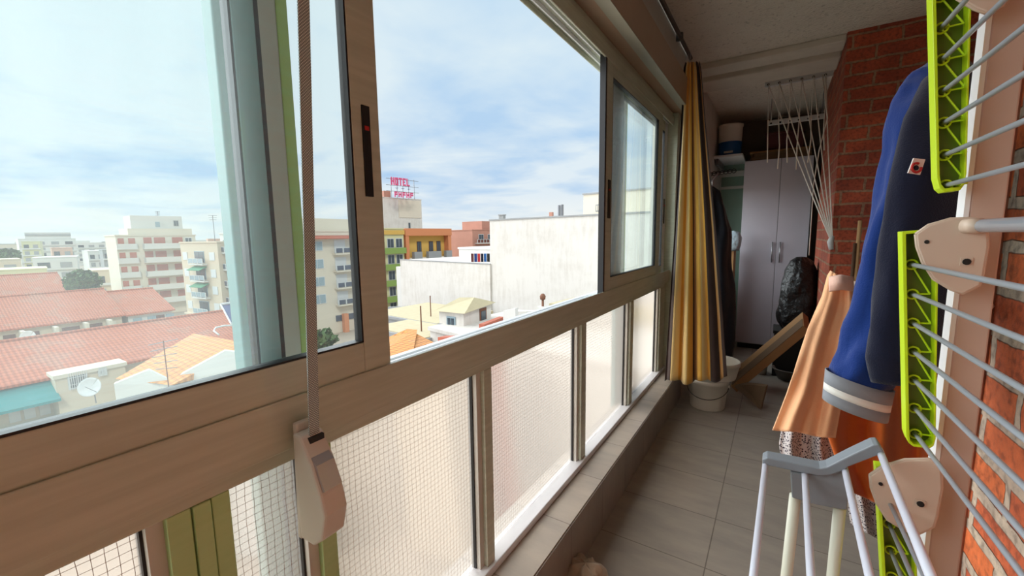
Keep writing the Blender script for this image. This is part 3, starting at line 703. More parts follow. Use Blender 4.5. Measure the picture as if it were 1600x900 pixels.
# black coat
ct = thing('coat', 'black padded coat on a hook between the curtain and the wardrobe', 'coat', tuple(aY(1122,560,3.9)))
dpt = 3.55
loft(dens([(1112,292,dpt,3,.02),(1114,300,dpt,9,.05),(1117,325,dpt,14,.08),(1120,360,dpt,18,.1),(1122,420,dpt,19,.1),(1124,480,dpt,22,.11),(1124,540,dpt,21,.1),(1124,572,dpt,19,.08)]), fold=.12, seed=5).build('body', M['black_coat'], ct, smooth=True)
a = aD(1113,292,dpt); MB().tube([a, a+Vector((.0,0,.05)), a+Vector((.02,0,.085)), a+Vector((.045,0,.11))], .008, 8).build('hanging_loop', M['steel'], ct, smooth=True)
# carrier bag on tall carton
yb_ = 4.9; p0 = aY(1131,470,yb_); p1 = aY(1147,393,yb_)
cb = thing('tall_carton', 'narrow brown carton standing between the coat and the wardrobe', 'carton', ((p0.x+p1.x)/2,yb_+.1,0))
MB().box(p0.x,p1.x,yb_,yb_+.25,0,p1.z).build('body', M['cardboard'], cb, bevel=.003)
MB().box(p0.x-.002,p1.x+.002,yb_-.02,yb_+.26,p1.z,p1.z+.006).build('flap', M['cardboard_dark'], cb)
p2 = aY(1141,380,yb_)
MB_ = MB().lathe([(0,p1.z+.008),(.055,p1.z+.008),(.075,p1.z+.06),(.08,p1.z+.14),(.055,p1.z+.2),(0,p1.z+.215)], p2.x+.02, yb_+.08, 28, wob=lambda q, z: .14*mnoise.noise(Vector((math.cos(q)*2, math.sin(q)*2, z*14))))
tag(MB_.build('carrier_bag', M['pale_bag'], smooth=True), 'pale blue crumpled plastic bag on the narrow brown carton', 'bag')
# bin bag on dark crate
yg = 4.45; g0 = aY(1250,420,yg); cz = .42
cr = thing('storage_crate', 'dark plastic crate under the black bin bag', 'crate', (g0.x,yg+.05,0))
cm = MB().box(g0.x-.16,g0.x+.14,yg-.10,yg+.2,0,cz-.03); cm.build('body', M['dark'], cr, bevel=.006)
MB().box(g0.x-.17,g0.x+.15,yg-.11,yg+.21,cz-.03,cz-.003).build('rim', M['dark'], cr, bevel=.004)
zt = aY(1245,401,yg).z
prof = [(0,cz),(.11,cz+.002),(.14,cz+.06),(.155,cz+.16),(.152,cz+.28),(.138,cz+.40),(.118,zt-.12),(.085,zt-.04),(.04,zt-.005),(0,zt)]
prof = dens(prof, 4)
tag(MB().lathe(prof, g0.x+.005, yg+.02, 48, wob=lambda q, z: .16*mnoise.noise(Vector((math.cos(q)*1.8, math.sin(q)*1.8, z*5)))+.07*mnoise.noise(Vector((math.cos(q)*6, math.sin(q)*6, z*12)))).build('bin_bag', M['bag'], smooth=True), 'full shiny black bin bag in front of the right wardrobe door', 'bag')
# leaning flattened carton
fc = thing('long_carton', 'long flat brown carton leaning up to the right in front of the wardrobe', 'carton', tuple(aZ(1150,602,0)))
P0 = aY(1147,596,3.72); P1 = aY(1262,500,3.90)
Q0 = aY(1152,603,3.70); 
ax = (P1-P0); sd = Vector((0.02,.26,.10)); th = ax.cross(sd).normalized()*-.0
up_ = ax.normalized().cross(sd.normalized()); 
if up_.z < 0: up_ = -up_
e1 = ax; e2 = Vector((0,.30,.06)); e3 = up_*.075
base = P0 - e3*.5
base.z = .004
MB().hexa([base, base+e1, base+e1+e2, base+e2, base+e3, base+e1+e3, base+e1+e2+e3, base+e2+e3]).build('body', M['cardboard'], fc, bevel=.004)
MB().hexa([base+e3*1.01+e1*.02, base+e1*.99+e3*1.01, base+e1*.99+e2*.5+e3*1.01, base+e1*.02+e2*.5+e3*1.01, base+e3*1.06+e1*.02, base+e1*.99+e3*1.06, base+e1*.99+e2*.5+e3*1.06, base+e1*.02+e2*.5+e3*1.06]).build('top_flap', M['cardboard_dark'], fc)
A_ = aY(1147,604,3.60); B_ = aZ(1188,641,.0); C_ = aY(1197,604,3.45); D_ = aY(1165,600,3.6)
tag(MB().prism([A_, B_+Vector((0,0,.003)), C_, D_], (.012,.02,.012)).build('cardboard_flap', M['cardboard_dark'], bevel=.001), 'triangular brown cardboard flap tipping onto the floor tiles beside the bucket', 'cardboard')
# basins at the floor
p_ = aZ(1232,600,0)
tag(MB().lathe([(0,.002),(.08,.002),(.12,.09),(.13,.092),(.128,.10),(.115,.10),(.08,.012),(0,.012)], p_.x, p_.y+.14, 36).build('basin', M['conduit'], smooth=True), 'dark round basin on the floor behind the leaning carton', 'basin')
p_ = aZ(1186,588,0)
tag(MB().lathe([(0,.002),(.055,.002),(.06,.07),(.064,.072),(.064,.085),(0,.087)], p_.x, p_.y+.1, 28).build('small_tub', M['bucket'], smooth=True), 'small pale tub on the floor under the leaning carton', 'tub')

# ceiling clothes-line (pulley airer)
def plane_line(name, Yb, pL, pR, nh, label):
    far = Yb > 4.5; Yb = Yb if far else aZ(*pL, ZC-.035).y; A = aY(*pL, Yb); B = aY(*pR, Yb); B.x = min(B.x, .300); zc = (A.z+B.z)/2
    zc = zc if far else ZC-.034; t = thing(name, label, 'clothes line', ((A.x+B.x)/2, Yb, zc))
    bar = MB().box(A.x,B.x,Yb-.012,Yb+.012,zc-.022,zc+.022).build('bar', M['white_paint'], t, bevel=.003)
    hp = []
    for k in range(nh):
        x = A.x+(B.x-A.x)*(k+.35)/nh; hp.append(Vector((x, Yb-.014, zc-.004)))
        MB().tube([(x,Yb-.0155,zc-.006),(x,Yb-.012,zc-.006)], .009, 10).build('pulley', M['dark'], bar)
    for x in ((A.x+.02, B.x-.02) if far else ()): MB().tube([(x,Yb,zc+.02),(x,Yb,ZC-.002)], .004, 6).build('hanger', M['steel'], t)
    return t, hp
t1, h1 = plane_line('ceiling_clothesline', 3.56, (1195,133), (1319,106), 6, 'white pulley bar under the ceiling near the brick pier, with many cords')
t2, h2 = plane_line('ceiling_clothesline', 4.9, (1200,193), (1290,181), 6, 'white pulley bar farther back under the ceiling above the wardrobe')
cleat = aX(1298,378,.292)
for k, h_ in enumerate(h1):
    q = cleat+Vector((.003*(k-3),-.01,.03)); pts = [h_.lerp(q, s/8)+Vector((0,0,-.03*math.sin(PI*s/8)*(.4+.2*(k % 3)))) for s in range(9)]
    MB().tube(pts, .0038, 6).build('cord', M['cord'], t1, smooth=True)
ends = [(1199,254),(1215,264),(1230,254),(1244,265),(1262,254),(1288,235)]
for k, h_ in enumerate(h1):
    e_ = aY(*ends[k], 4.3); mid_ = h_.lerp(e_, .45)
    MB().tube([h_, h_.lerp(e_, .3), mid_], .0024, 5).tube([mid_, e_.lerp(mid_, .5)+Vector((.012*math.sin(k*2),0,0)), e_], .0048, 6).build('loose_cord', M['cord'], t1, smooth=True)
MB().tube([h1[5]+Vector((-.02,0,0)), aY(1293,185,4.0), aY(1280,235,4.15), aY(1271,290,4.3), aY(1268,340,4.4), aY(1264,399,4.4)], .004, 6).build('long_cord', M['cord'], t1, smooth=True)
for k, h_ in enumerate(h2):
    MB().tube([h_, Vector((h_.x, h_.y+.02, ZC-.01))], .0018, 5).build('cord', M['cord'], t2)
clt = tag(MB().tube([(cleat.x+.006,cleat.y,cleat.z+.04),(cleat.x-.002,cleat.y,cleat.z),(cleat.x+.006,cleat.y,cleat.z-.05)], [.012,.018,.013], 8).build('cord_cleat', M['white_paint'], smooth=True), 'small white cleat on the brick pier where the cords meet', 'cleat')

#OUTDOOR#
# ================================================================== THE CITY OUTSIDE
G = H-16.0      # street level
GZ = G
struct(MB().box(-900, -3.5, -900, 900, G-1, G).build('ground', M['ground']))
def face(pxl, pxr, py, D, rot):
    """left-front corner of a facade seen at pixel (pxl, py) and depth D, and its width up to pixel pxr"""
    A = aD(pxl, py, D); d = Vector((math.cos(rot), math.sin(rot), 0))
    v = wr(pxr, py); det = v.x*d.y - v.y*d.x            # EYE + t v = A + s d
    t_ = ((A.x)*d.y - (A.y)*d.x)/det; s_ = ((EYE.x+v.x*t_-A.x)*d.x + (EYE.y+v.y*t_-A.y)*d.y)
    return A, s_
def zat(px, py, D): return aD(px, py, D).z
def block(name, label, cat, pxl, pxr, pyt, D, rot, depth, wall, z0=None, group=None, parapet=.5):
    A, w_ = face(pxl, pxr, pyt, D, rot); z0 = G if z0 is None else z0; h = A.z-z0
    t = thing(name, label, cat, (A.x, A.y, z0), rot, group)
    b = MB().box(0, w_, 0, depth, 0, h-.0)
    b.build('wall', M[wall], t, local=True)
    if parapet: MB().box(-.12, w_+.12, -.12, depth+.12, h, h+.25).build('cornice', M[wall], t, local=True)
    t['w'] = w_; t['h'] = h
    return t, w_, h
def win(t, x, z, w_, h, frame='shutter_white', pane='pane_dark', y=0, bars=False):
    f = MB().box(x,x+w_,y-.06,y+.0,z,z+h).build('window', M[frame], t, local=True)
    MB().box(x+.12,x+w_/2-.05,y-.10,y-.055,z+.12,z+h-.12).box(x+w_/2+.05,x+w_-.12,y-.10,y-.055,z+.12,z+h-.12).build('pane', M[pane], f, local=True)
    if bars:
        b = MB()
        for k in range(9): b.tube([(x+w_*(k+.5)/9,y-.18,z),(x+w_*(k+.5)/9,y-.18,z+h)], .02, 5)
        b.tube([(x,y-.18,z+h*.3),(x+w_,y-.18,z+h*.3)], .02, 5).tube([(x,y-.18,z+h*.7),(x+w_,y-.18,z+h*.7)], .02, 5)
        b.build('window_bars', M['white_paint'], f, local=True)
def shut(t, x, z, w_, h, mt): MB().box(x,x+w_,-.08,0,z,z+h).build('shutter', M[mt], t, local=True)
def balc(t, x, z, w_, mt='white_far', rail=None, out=1.1, ph=.95, slab='white_far'):
    b = MB().box(x,x+w_,-out,0,z-.22,z).build('balcony', M[slab], t, local=True)
    if rail is None: MB().box(x,x+w_,-out,-out+.1,z,z+ph).box(x,x+.1,-out,0,z,z+ph).box(x+w_-.1,x+w_,-out,0,z,z+ph).build('parapet', M[mt], b, local=True)
    else:
        r_ = MB(); n_ = max(2, int(w_/1.1)); sx = w_/n_
        for k in range(n_): r_.box(x+k*sx+.14,x+(k+1)*sx-.14,-out,-out+.05,z+.12,z+ph-.1)
        r_.build('rail_panel', M[rail], b, local=True)
        r_ = MB().box(x,x+w_,-out-.02,-out+.06,z+ph-.08,z+ph)
        for k in range(n_+1): r_.box(x+k*sx-.07,x+k*sx+.07,-out-.02,-out+.06,z,z+ph-.08)
        r_.build('railing', M['rail_white'], b, local=True)
def antenna(px, py, D, h, zb=None, label='thin television antenna mast', n=4, L=.9):
    P = aD(px, py, D); zb = P.z-h if zb is None else zb
    t = thing('television_antenna', label, 'antenna', (P.x, P.y, zb))
    r_ = max(.025, D*.0007)
    MB().tube([(P.x,P.y,zb),(P.x,P.y,P.z)], r_, 6).build('mast', M['metal_rust'] if D < 40 else M['metal_grey'], t)
    for k in range(n):
        z_ = P.z-.1-k*L*.28; MB().tube([(P.x-.3*k*.3,P.y-L/2*(1-.12*k),z_),(P.x+.3*k*.3,P.y+L/2*(1-.12*k),z_+.05)], r_*.7, 5).build('crossbar', M['metal_grey'], t)

R90 = PI/2
# --- big apartment block with terracotta shutters
D0 = 86
t, w_, h = block('apartment_block', 'cream apartment block with terracotta shutters and long white balconies, penthouse on its roof', 'building', 180, 305, 369, D0, R90*.93, 12, 'cream')
fl = 2.95; base = h-5*fl+.6
for k in range(5):
    z = base+fl*k-.2
    if z < 0: continue
    L = w_
    # left bay, then main balcony
    shut(t, L*.02, z+.6, L*.07, 1.5, 'shutter_red'); shut(t, L*.14, z+.6, L*.08, 1.5, 'shutter_red')
    balc(t, L*.30, z, L*.66, 'white_far', None, 1.4)
    shut(t, L*.32, z+.15, L*.10, 2.1, 'shutter_red'); shut(t, L*.45, z+.15, L*.14, 2.1, 'shutter_red'); shut(t, L*.68, z+.15, L*.14, 2.1, 'shutter_red')
    win(t, L*.85, z+.15, L*.1, 2.0, 'shutter_white', 'pane_dark')
    balc(t, L*.0, z, L*.24, 'white_far', None, .5)
MB().box(w_*.16, w_*.98, 1.0, 10, h+.25, h+1.6).build('attic_storey', M['cream'], t, local=True)
pn = MB().box(w_*.22, w_*.88, 2.2, 9, h+1.6, h+4.4).build('penthouse', M['white_far'], t, local=True)
win(pn, w_*.76, h+2.2, w_*.07, 1.3, 'slate_grey', 'pane_dark', 2.2); win(pn, w_*.52, h+2.0, w_*.06, 1.1, 'pane_blue', 'pane_blue', 2.2)
antenna(246, 330, 91, 5.2, zb=G+h+4.4, label='television antenna on the penthouse of the shuttered apartment block')
# --- sand coloured block beside it
t, w_, h = block('apartment_block', 'sand coloured narrow apartment block with green awning, right of the shuttered block', 'building', 281, 339, 380, 76, .10, 14, 'sand', parapet=.4)
for k in range(4):
    z = h-3.6-2.95*k
    balc(t, w_*.32, z, w_*.38, 'white_far', 'pane_blue', .8); win(t, w_*.38, z+.1, w_*.26, 2.1, 'pane_blue', 'pane_dark')
    shut(t, w_*.06, z+.6, w_*.12, 1.4, 'shutter_white'); shut(t, w_*.78, z+.6, w_*.13, 1.4, 'shutter_white')
for kz, lx in ((1, .34), (2, .36)):
    z = h-3.6-2.95*kz; MB().prism([(w_*lx,-.0,z+2.5),(w_*lx,-1.3,z+1.9),(w_*lx,-1.3,z+1.8),(w_*lx,0,z+2.4)], (w_*.34,0,0)).build('awning', M['awning_green'], t, local=True)
MB().box(0, w_, -.5, 0, h-12.9, h-12.6).build('ledge', M['sand'], t, local=True)
for q, mt in ((.1,'pink'), (.62,'white_far')): MB().box(w_*q, w_*q+2.2, -.1, 0, .1, 2.8).build('ground_floor_panel', M[mt], t, local=True)
# --- glazed balcony block
t, w_, h = block('apartment_block', 'pale apartment block with glazed balconies behind the window stile', 'building', 343, 420, 366, 73, .08, 3, 'white_far')
for k in range(5):
    z = h-3.1-2.9*k
    for a in (.02, .36, .68):
        balc(t, w_*a, z, w_*.28, 'white_far', 'rail_dark', 1.0)
        if (k+int(a*10)) % 2: win(t, w_*(a+.03), z+.1, w_*.22, 2.2, 'shutter_white', 'pane_blue')
        else: shut(t, w_*(a+.05), z+.1, w_*.18, 2.0, 'slate_grey')
MB().box(w_*.5, w_*.9, 3, 9, h+.25, h+2.4).build('penthouse', M['cream'], t, local=True)
antenna(332, 336, 98, 6.5, zb=G, label='tall lattice-like antenna mast left of the glazed balcony block', n=3, L=1.8)
# --- cream tower seen between strap and stile
t, w_, h = block('apartment_block', 'cream street-corner apartment block with dark railing panels and red ground floor', 'building', 474, 562, 362, 66, R90*.94, 9, 'cream')
MB().prism([(-.3,-1.2,h-1.0),(-.3,.6,h-.4),(-.3,.6,h-.55),(-.3,-1.2,h-1.2)], (w_+.3,0,0)).build('tiled_canopy', M['shutter_red'], t, local=True)
MB().box(w_*.0, w_*.95, 1.5, 8, h+.25, h+2.2).build('penthouse', M['cream'], t, local=True)
for k in range(4):
    z = h-3.6-2.9*k
    balc(t, w_*.46, z, w_*.42, 'cream', 'rail_dark', 1.1, slab='cream'); shut(t, w_*.50, z+.1, w_*.20, 2.1, 'shutter_white')
    win(t, w_*.08, z+.5, w_*.22, 1.6, 'shutter_white', 'pane_blue')
for q in (.55, .82): MB().box(w_*q, w_*q+.8, -1.0, -.2, 0, 3.2).build('red_column', M['orange_p'], t, local=True)
MB().box(w_*.45, w_*1.0, -.15, 0, 2.0, 3.0).build('shop_sign', M['rail_dark'], t, local=True)
# --- sign tower
t, w_, h = block('hotel_tower', 'plain white tower carrying large pink letters on its roof', 'building', 590, 658, 308, 150, R90*.9, 14, 'white_wall')
MB().box(w_*.17, w_*.32, 1, 4, h+.2, h+2.6).build('roof_room', M['brickred'], t, local=True)
win(t, w_*.66, h-11, w_*.05, 2.2, 'slate_grey', 'pane_dark')
MB().box(w_*.45, w_*.98, -.2, 0, h-7.0, h-.4).build('render_patch', M['cream'], t, local=True)
A, sw = face(612, 648, 300, 149, R90*.9)
sg = thing('roof_sign', 'pink lettered sign reading HOTEL above blue stars on the white tower', 'sign', (A.x, A.y, A.z-2), R90*.9)
sg_w = sw
def px2z(py): return zat(630, py, 149)-(A.z-2)
fr = MB()
for q in (0, .25, .5, .75, 1.0): fr.box(sw*q-.08, sw*q+.08, .2, .4, 0, px2z(277))
for py in (279, 289, 298): fr.box(-2.0, sw+2.0, .2, .35, px2z(py)-.07, px2z(py)+.07)
fr.build('frame', M['metal_grey'], sg, local=True)
LET = {'H': ['101','101','111','101','101'], 'O': ['111','101','101','101','111'], 'T': ['111','010','010','010','010'], 'E': ['111','100','110','100','111'], 'L': ['100','100','100','100','111']}
def letters(word, x0, x1, z0, z1, nm, mt):
    n_ = len(word); cw = (x1-x0)/n_
    for k, ch in enumerate(word):
        m = MB(); a = cw*.84/3; b_ = (z1-z0)/5
        for r_, row in enumerate(LET[ch]):
            for c_, v in enumerate(row):
                if v == '1': m.box(x0+k*cw+c_*a, x0+k*cw+(c_+1)*a, 0, .2, z1-(r_+1)*b_, z1-r_*b_)
        m.build(nm, mt, sg, local=True)
letters('HOTEL', 0, sw*.82, px2z(288.5), px2z(276.5), 'letter', M['sign_pink'])
for k in range(3): MB().lathe([(0,-.1),(.75,0),(0,.1)], sw*(.22+.26*k), 0, 5).build('star', M['sign_blue'], sg, local=True).location.z = px2z(293)
for k in range(5):
    x0 = sw*(.12+.17*k); zb_, zt_ = px2z(307), px2z(298.5); cw = sw*.13
    m = MB().box(x0, x0+cw*.3, 0, .2, zb_, zt_).box(x0+cw*.3, x0+cw, 0, .2, (zb_+zt_)/2-.25, (zb_+zt_)/2+.3)
    if k % 2: m.box(x0+cw*.7, x0+cw, 0, .2, zb_, zt_)
    else: m.box(x0+cw*.3, x0+cw, 0, .2, zt_-.5, zt_)
    m.build('letter_stroke', M['sign_pink'], sg, local=True)
# --- yellow-green block, orange block
t, w_, h = block('apartment_block', 'yellow and green banded apartment block left of the orange one', 'building', 575, 630, 358, 84, R90*.92, 10, 'lime_wall')
MB().box(0, w_+.1, -.3, 0, h-1.1, h-.2).build('top_band', M['yellow'], t, local=True)
for k in range(5):
    z = h-4.9-3.4*k; balc(t, w_*.0, z, w_, 'green_band', None, .9, 1.0, 'green_band')
    for q in (.50, .75): win(t, w_*q, z+1.0, w_*.2, 2.0, 'shutter_white', 'pane_dark')
t, w_, h = block('apartment_block', 'orange and yellow apartment building with grey curved balcony', 'building', 628, 697, 357, 92, R90*.92, 12, 'yellow', parapet=0)
MB().box(-.3, w_+.3, -1.6, .5, h-1.6, h+.0).build('orange_fascia', M['orange_p'], t, local=True)
MB().box(-.2, w_*.05, -1.5, 0, h-7, h-1.6).build('side_pier', M['orange_p'], t, local=True)
MB().box(w_*.94, w_+.2, -1.5, 0, h-7, h-1.6).build('side_pier', M['orange_p'], t, local=True)
MB().box(w_*.05, w_*.95, -1.0, 0, h-6.8, h-6.5).build('balcony', M['cream'], t, local=True)
for a, b_ in ((.13,.30),(.44,.74),(.86,1.0)): MB().box(w_*a, w_*b_, -1.9, -1.0, h-6.8, h-5.2).build('grey_parapet', M['slate_grey'], t, local=True)
for q in (.3, .57, .75): win(t, w_*q, h-5.3, w_*.1, 2.4, 'shutter_brown', 'pane_dark')
for q in (.1, .33, .58, .8): win(t, w_*q, h-9.6, w_*.11, 2.0, 'shutter_white', 'pane_dark')
for k in (2, 3): MB().box(0, w_, -.6, 0, h-7-3.3*k, h-6.7-3.3*k).build('ledge', M['cream'], t, local=True)
# --- grey gabled building and red-brown block
t, w_, h = block('warehouse', 'low grey roofed building between the orange block and the white party wall', 'building', 694, 735, 383, 130, R90*.9, 20, 'slate_grey')
MB().prism([(-.5,-.5,h+.2),(-.5,8,h+3.4),(-.5,8.2,h+3.2),(-.5,-.3,h+.0)], (w_+1,0,0)).build('roof', M['slate_grey'], t, local=True)
t, w_, h = block('apartment_block', 'red-brown terraced apartment block behind the white party wall', 'building', 738, 800, 360, 110, R90*.9, 12, 'brickred')
for k in range(3):
    z = h-3.3-3.2*k; balc(t, w_*.05, z, w_*.5, 'white_far', 'shutter_brown', 1.1)
    for q in (.14, .36): win(t, w_*q, z+.2, w_*.12, 2.1, 'shutter_white', 'pane_dark')
MB().box(w_*.35, w_, 2, 10, h+.25, h+2.6).build('penthouse', M['brickred'], t, local=True)
# --- the white party walls
t, w_, h = block('party_wall_building', 'tall blank white weathered party wall of the building across the yards', 'building', 765, 1075, 345, 46, -.19, 14, 'white_wall', parapet=0)
MB().box(-.05, w_, -.08, .35, h, h+.14).build('coping', M['slate_grey'], t, local=True)
tall_t, tall_w, tall_h = t, w_, h
A, w2 = face(903, 1010, 303, 44, -.19)
t2_ = thing('roof_room', 'cream stair tower standing on the tall white party wall building', 'roof room', (A.x+.0, A.y+1.5, tall_t.location.z+h), -.19)
MB().box(0, w2+2, 0, 4, .0, A.z-(tall_t.location.z+h)).build('wall', M['cream'], t2_, local=True)
MB().box(-.1, w2+2, -.1, 4.1, A.z-(tall_t.location.z+h), A.z-(tall_t.location.z+h)+.15).build('coping', M['slate_grey'], t2_, local=True)
win(t2_, 1.55, .75, .55, .75, 'slate_grey', 'cream')
for (px, pyt, r_, lb) in ((868,320,.14,'left one of the two metal flues on the party wall roof'), (873,319,.16,'right one of the two metal flues on the party wall roof')):
    P = aD(px, pyt, 43); zb = tall_t.location.z+h
    tg = MB().tube([(P.x,P.y+.8,zb+.0),(P.x,P.y+.8,P.z)], r_, 12).build('roof_flue', M['metal_grey']); tag(tg, lb, 'flue')
P = aD(855, 331, 44); tag(MB().box(P.x-.2,P.x+.2,P.y+.8,P.y+1.1,tall_t.location.z+h,P.z).build('chimney', M['brickred'], bevel=.02), 'small square chimney left of the two flues', 'chimney')
P = aD(775, 336, 47); tag(MB().box(P.x-.3,P.x+.3,P.y+1,P.y+1.5,tall_t.location.z+h+.15,P.z).box(P.x-.36,P.x+.36,P.y+.94,P.y+1.56,P.z,P.z+.1).build('chimney', M['slate_grey']), 'chimney at the left end of the tall party wall roof', 'chimney')
_A, _s = face(765, 625, 345, 46, -.19); _L = _A+Vector((math.cos(-.19), math.sin(-.19), 0))*_s
_D = -(RW.transposed() @ (Vector((_L.x, _L.y, _A.z))-EYE)).z
for _k in range(6):   # depth of the point on the same wall line whose top shows at y 406
    _q = aD(625, 406, _D); _D *= math.hypot(_L.x, _L.y)/math.hypot(_q.x, _q.y)
t, w_, h = block('party_wall_building', 'lower white blank party wall joined to the left of the tall one', 'building', 625, 765, 406, _D, -.19, 14, 'white_wall', parapet=0)
w_ -= .02
MB().box(-.05, w_, -.05, .3, h, h+.1).build('coping', M['slate_grey'], t, local=True)
MB().box(-1.2, 0, .05, 8, 0, h-1.0).build('side_wall', M['white_far'], t, local=True)
t, w_, h = block('roof_terrace', 'white roof terrace wall above the lower party wall with washing on it', 'building', 717, 790, 389, 58, -.19, 8, 'white_far', parapet=.3)
for k, (mt, q) in enumerate((('dark_red',.12),('navy',.2),('patch_red',.3),('navy_dark',.38),('label_blue',.46),('dark',.52))):
    P = aD(738+5.0*k, 400, 51.5)
    tag(MB().grid(lambda u, v: Vector((P.x+.4*(u-.5)*1.0, P.y+.05*math.sin(u*9), P.z+.3-1.1*v)), 6, 4).build('hung_laundry', M[mt], solid=.02), ['dark red garment leftmost on the far terrace line','navy garment second on the far terrace line','bright red garment on the far terrace line','darkest garment right of the red one on the far terrace line','light blue garment on the far terrace line','black garment rightmost on the far terrace line'][k], 'garment')
# --- hut on the flat roof
t, w_, h = block('flat_roof_house', 'flat roofed yard building carrying the small white hut', 'building', 672, 1000, 516, 29.5, -.19, 9, 'white_wall', parapet=.2)
zr = t.location.z+h+.25
A = aD(686, 484, 30.5); B_, hw = face(686, 724, 484, 30.5, .05)
hut = thing('rooftop_hut', 'small white hut with straw coloured tiled roof on a flat roof', 'hut', (A.x, A.y, zr), .05)
hh = A.z-zr
MB().box(0, hw, 0, 3.6, 0, hh).build('wall', M['white_wall'], hut, local=True)
MB().add([(-.25,-.3,hh-.05),(hw+.3,-.3,hh-.05),(hw+.3,3.9,hh+.15),(-.25,3.9,hh+.15),(hw*.35,1.5,hh+.75),(hw*.8,2.0,hh+.75)], [(0,1,5,4),(1,2,5),(2,3,4,5),(3,0,4),(0,3,2,1)]).build('roof', M['roof_tan'], hut, local=True)
win(hut, hw*.32, hh-1.35, hw*.36, .95, 'pane_blue', 'pane_dark')
d_ = MB().box(hw, hw+.05, 2.0, 2.9, hh-2.0, hh-.1).build('door', M['metal_rust'], hut, local=True)
MB().box(hw+.05, hw+.08, 2.15, 2.75, hh-1.2, hh-.3).build('pane', M['pane_dark'], d_, local=True)
MB().box(-.1, hw*.9, -.5, 0, hh-2.45, hh-2.3).build('ledge', M['white_far'], hut, local=True)
# red parapets, chimney pot
A = aD(760, 512, 26); B_ = aD(792, 494, 29.5)
def wall_between(A, B_, th, zb, mt, name, label, cat, cap=None):
    d = Vector((B_.x-A.x, B_.y-A.y, 0)); n_ = Vector((-d.y, d.x, 0)).normalized()*th
    o = MB().hexa([(A.x,A.y,zb),(B_.x,B_.y,zb),(B_.x+n_.x,B_.y+n_.y,zb),(A.x+n_.x,A.y+n_.y,zb),(A.x,A.y,A.z),(B_.x,B_.y,B_.z),(B_.x+n_.x,B_.y+n_.y,B_.z),(A.x+n_.x,A.y+n_.y,A.z)]).build(name, M[mt])
    return tag(o, label, cat)
wall_between(aD(757,507,27), aD(788,495,30), .4, G, 'shutter_red', 'red_parapet', 'red painted parapet running right from the hut', 'parapet')
wall_between(aD(684,527,25), aD(706,527,24), .6, G, 'shutter_red', 'red_parapet', 'short red painted parapet in front of the hut', 'parapet')
wall_between(aD(786,486,28.5), aD(805,482,28), .4, G, 'white_far', 'yard_wall', 'short white wall stub right of the hut', 'wall')
wall_between(aD(806,487,31), aD(870,484,31), .4, G, 'white_wall', 'yard_wall', 'long low white wall right of the hut under the party wall', 'wall')
P = aD(848, 459, 33); ch = thing('chimney_pot', 'slim rusty chimney pot with a cap in front of the white wall', 'chimney', (P.x,P.y,G))
MB().tube([(P.x,P.y,G),(P.x,P.y,P.z-.3)], .10, 10).build('pipe', M['metal_rust'], ch, smooth=True)
MB().lathe([(0,P.z-.5),(.2,P.z-.45),(.24,P.z-.2),(.12,P.z),(0,P.z+.02)], P.x, P.y, 12).build('cap', M['metal_rust'], ch, smooth=True)
MB().box(P.x-.35,P.x+.35,P.y-.3,P.y+.3,G,P.z-1.0).build('base', M['white_far'], ch)
t, w_, h = block('tiled_lean_to', 'tan roofed lean-to right of the chimney pot', 'building', 858, 960, 474, 33, -.1, 4, 'roof_tan', parapet=0)
# --- yard left of hut
t, w_, h = block('yard_building', 'low yard building with tan flat roof left of the hut', 'building', 575, 682, 492, 43, -.1, 5, 'slate_grey', parapet=.15)
MB().box(.2, w_-.2, .2, 7.8, h+.0, h+.28).build('roof_surface', M['roof_tan'], t, local=True)
t, w_, h = block('yard_building', 'nearer pale yard building with tan flat roof below the pole', 'building', 575, 662, 512, 33, -.1, 3, 'slate_grey', parapet=0)
MB().box(.2, w_-.2, .2, 3.8, h+.0, h+.06).build('roof_surface', M['roof_tan'], t, local=True)
wall_between(aD(606,480,50), aD(668,477,49), .3, G, 'slate_grey', 'yard_wall', 'grey yard wall below the lower party wall', 'wall')
for (px, pyt, lb) in ((657,478,'rusty pole standing in the yard left of the hut'), (672,462,'thin dark pole against the lower white wall')):
    P = aD(px, pyt, 31 if px < 660 else 40); tag(MB().tube([(P.x,P.y,G),(P.x,P.y,P.z)], .05, 8).build('pole', M['metal_rust']), lb, 'pole')
# --- tiled roofs: helper for roofs that run parallel to the street
def row_house(label, pl, pr, eave, ridge, De, dep, mat='roof_red', wall='sand', name='row_house', ov=.4, back=None):
    """pl/pr pixel x of the front ends, eave=(px,py), ridge height above the eave, De depth of the eave point"""
    E_ = aD(eave[0], eave[1], De); X0 = E_.x; v = wr(pl, eave[1]); yl = v.y/v.x*X0
    v2 = wr(pr[0], pr[1]); tt = X0/v2.x; yr = v2.y*tt
    t = thing(name, label, 'building', (X0, yl, G), R90); L = yr-yl; ze = E_.z-G; zr_ = ze+ridge
    MB().box(0, L, .0, dep, 0, ze).build('wall', M[wall], t, local=True)
    rf = MB().prism([(-.3,-ov,ze-.02),(-.3,dep/2,zr_),(-.3,dep+ov,ze-.02),(-.3,dep+ov,ze-.2),(-.3,dep/2,zr_-.2),(-.3,-ov,ze-.2)], (L+.6,0,0)).build('roof', M[mat], t, local=True)
    MB().tube([(-.3,dep/2,zr_),(L+.3,dep/2,zr_)], .14, 8).build('ridge_tiles', M[mat], rf, local=True)
    MB().prism([(0,.0,ze),(0,dep/2,zr_-.2),(0,dep,ze)], (.02,0,0)).prism([(L-.02,.0,ze),(L-.02,dep/2,zr_-.2),(L-.02,dep,ze)], (.02,0,0)).build('gable', M[wall], t, local=True)
    return t, L, ze, zr_
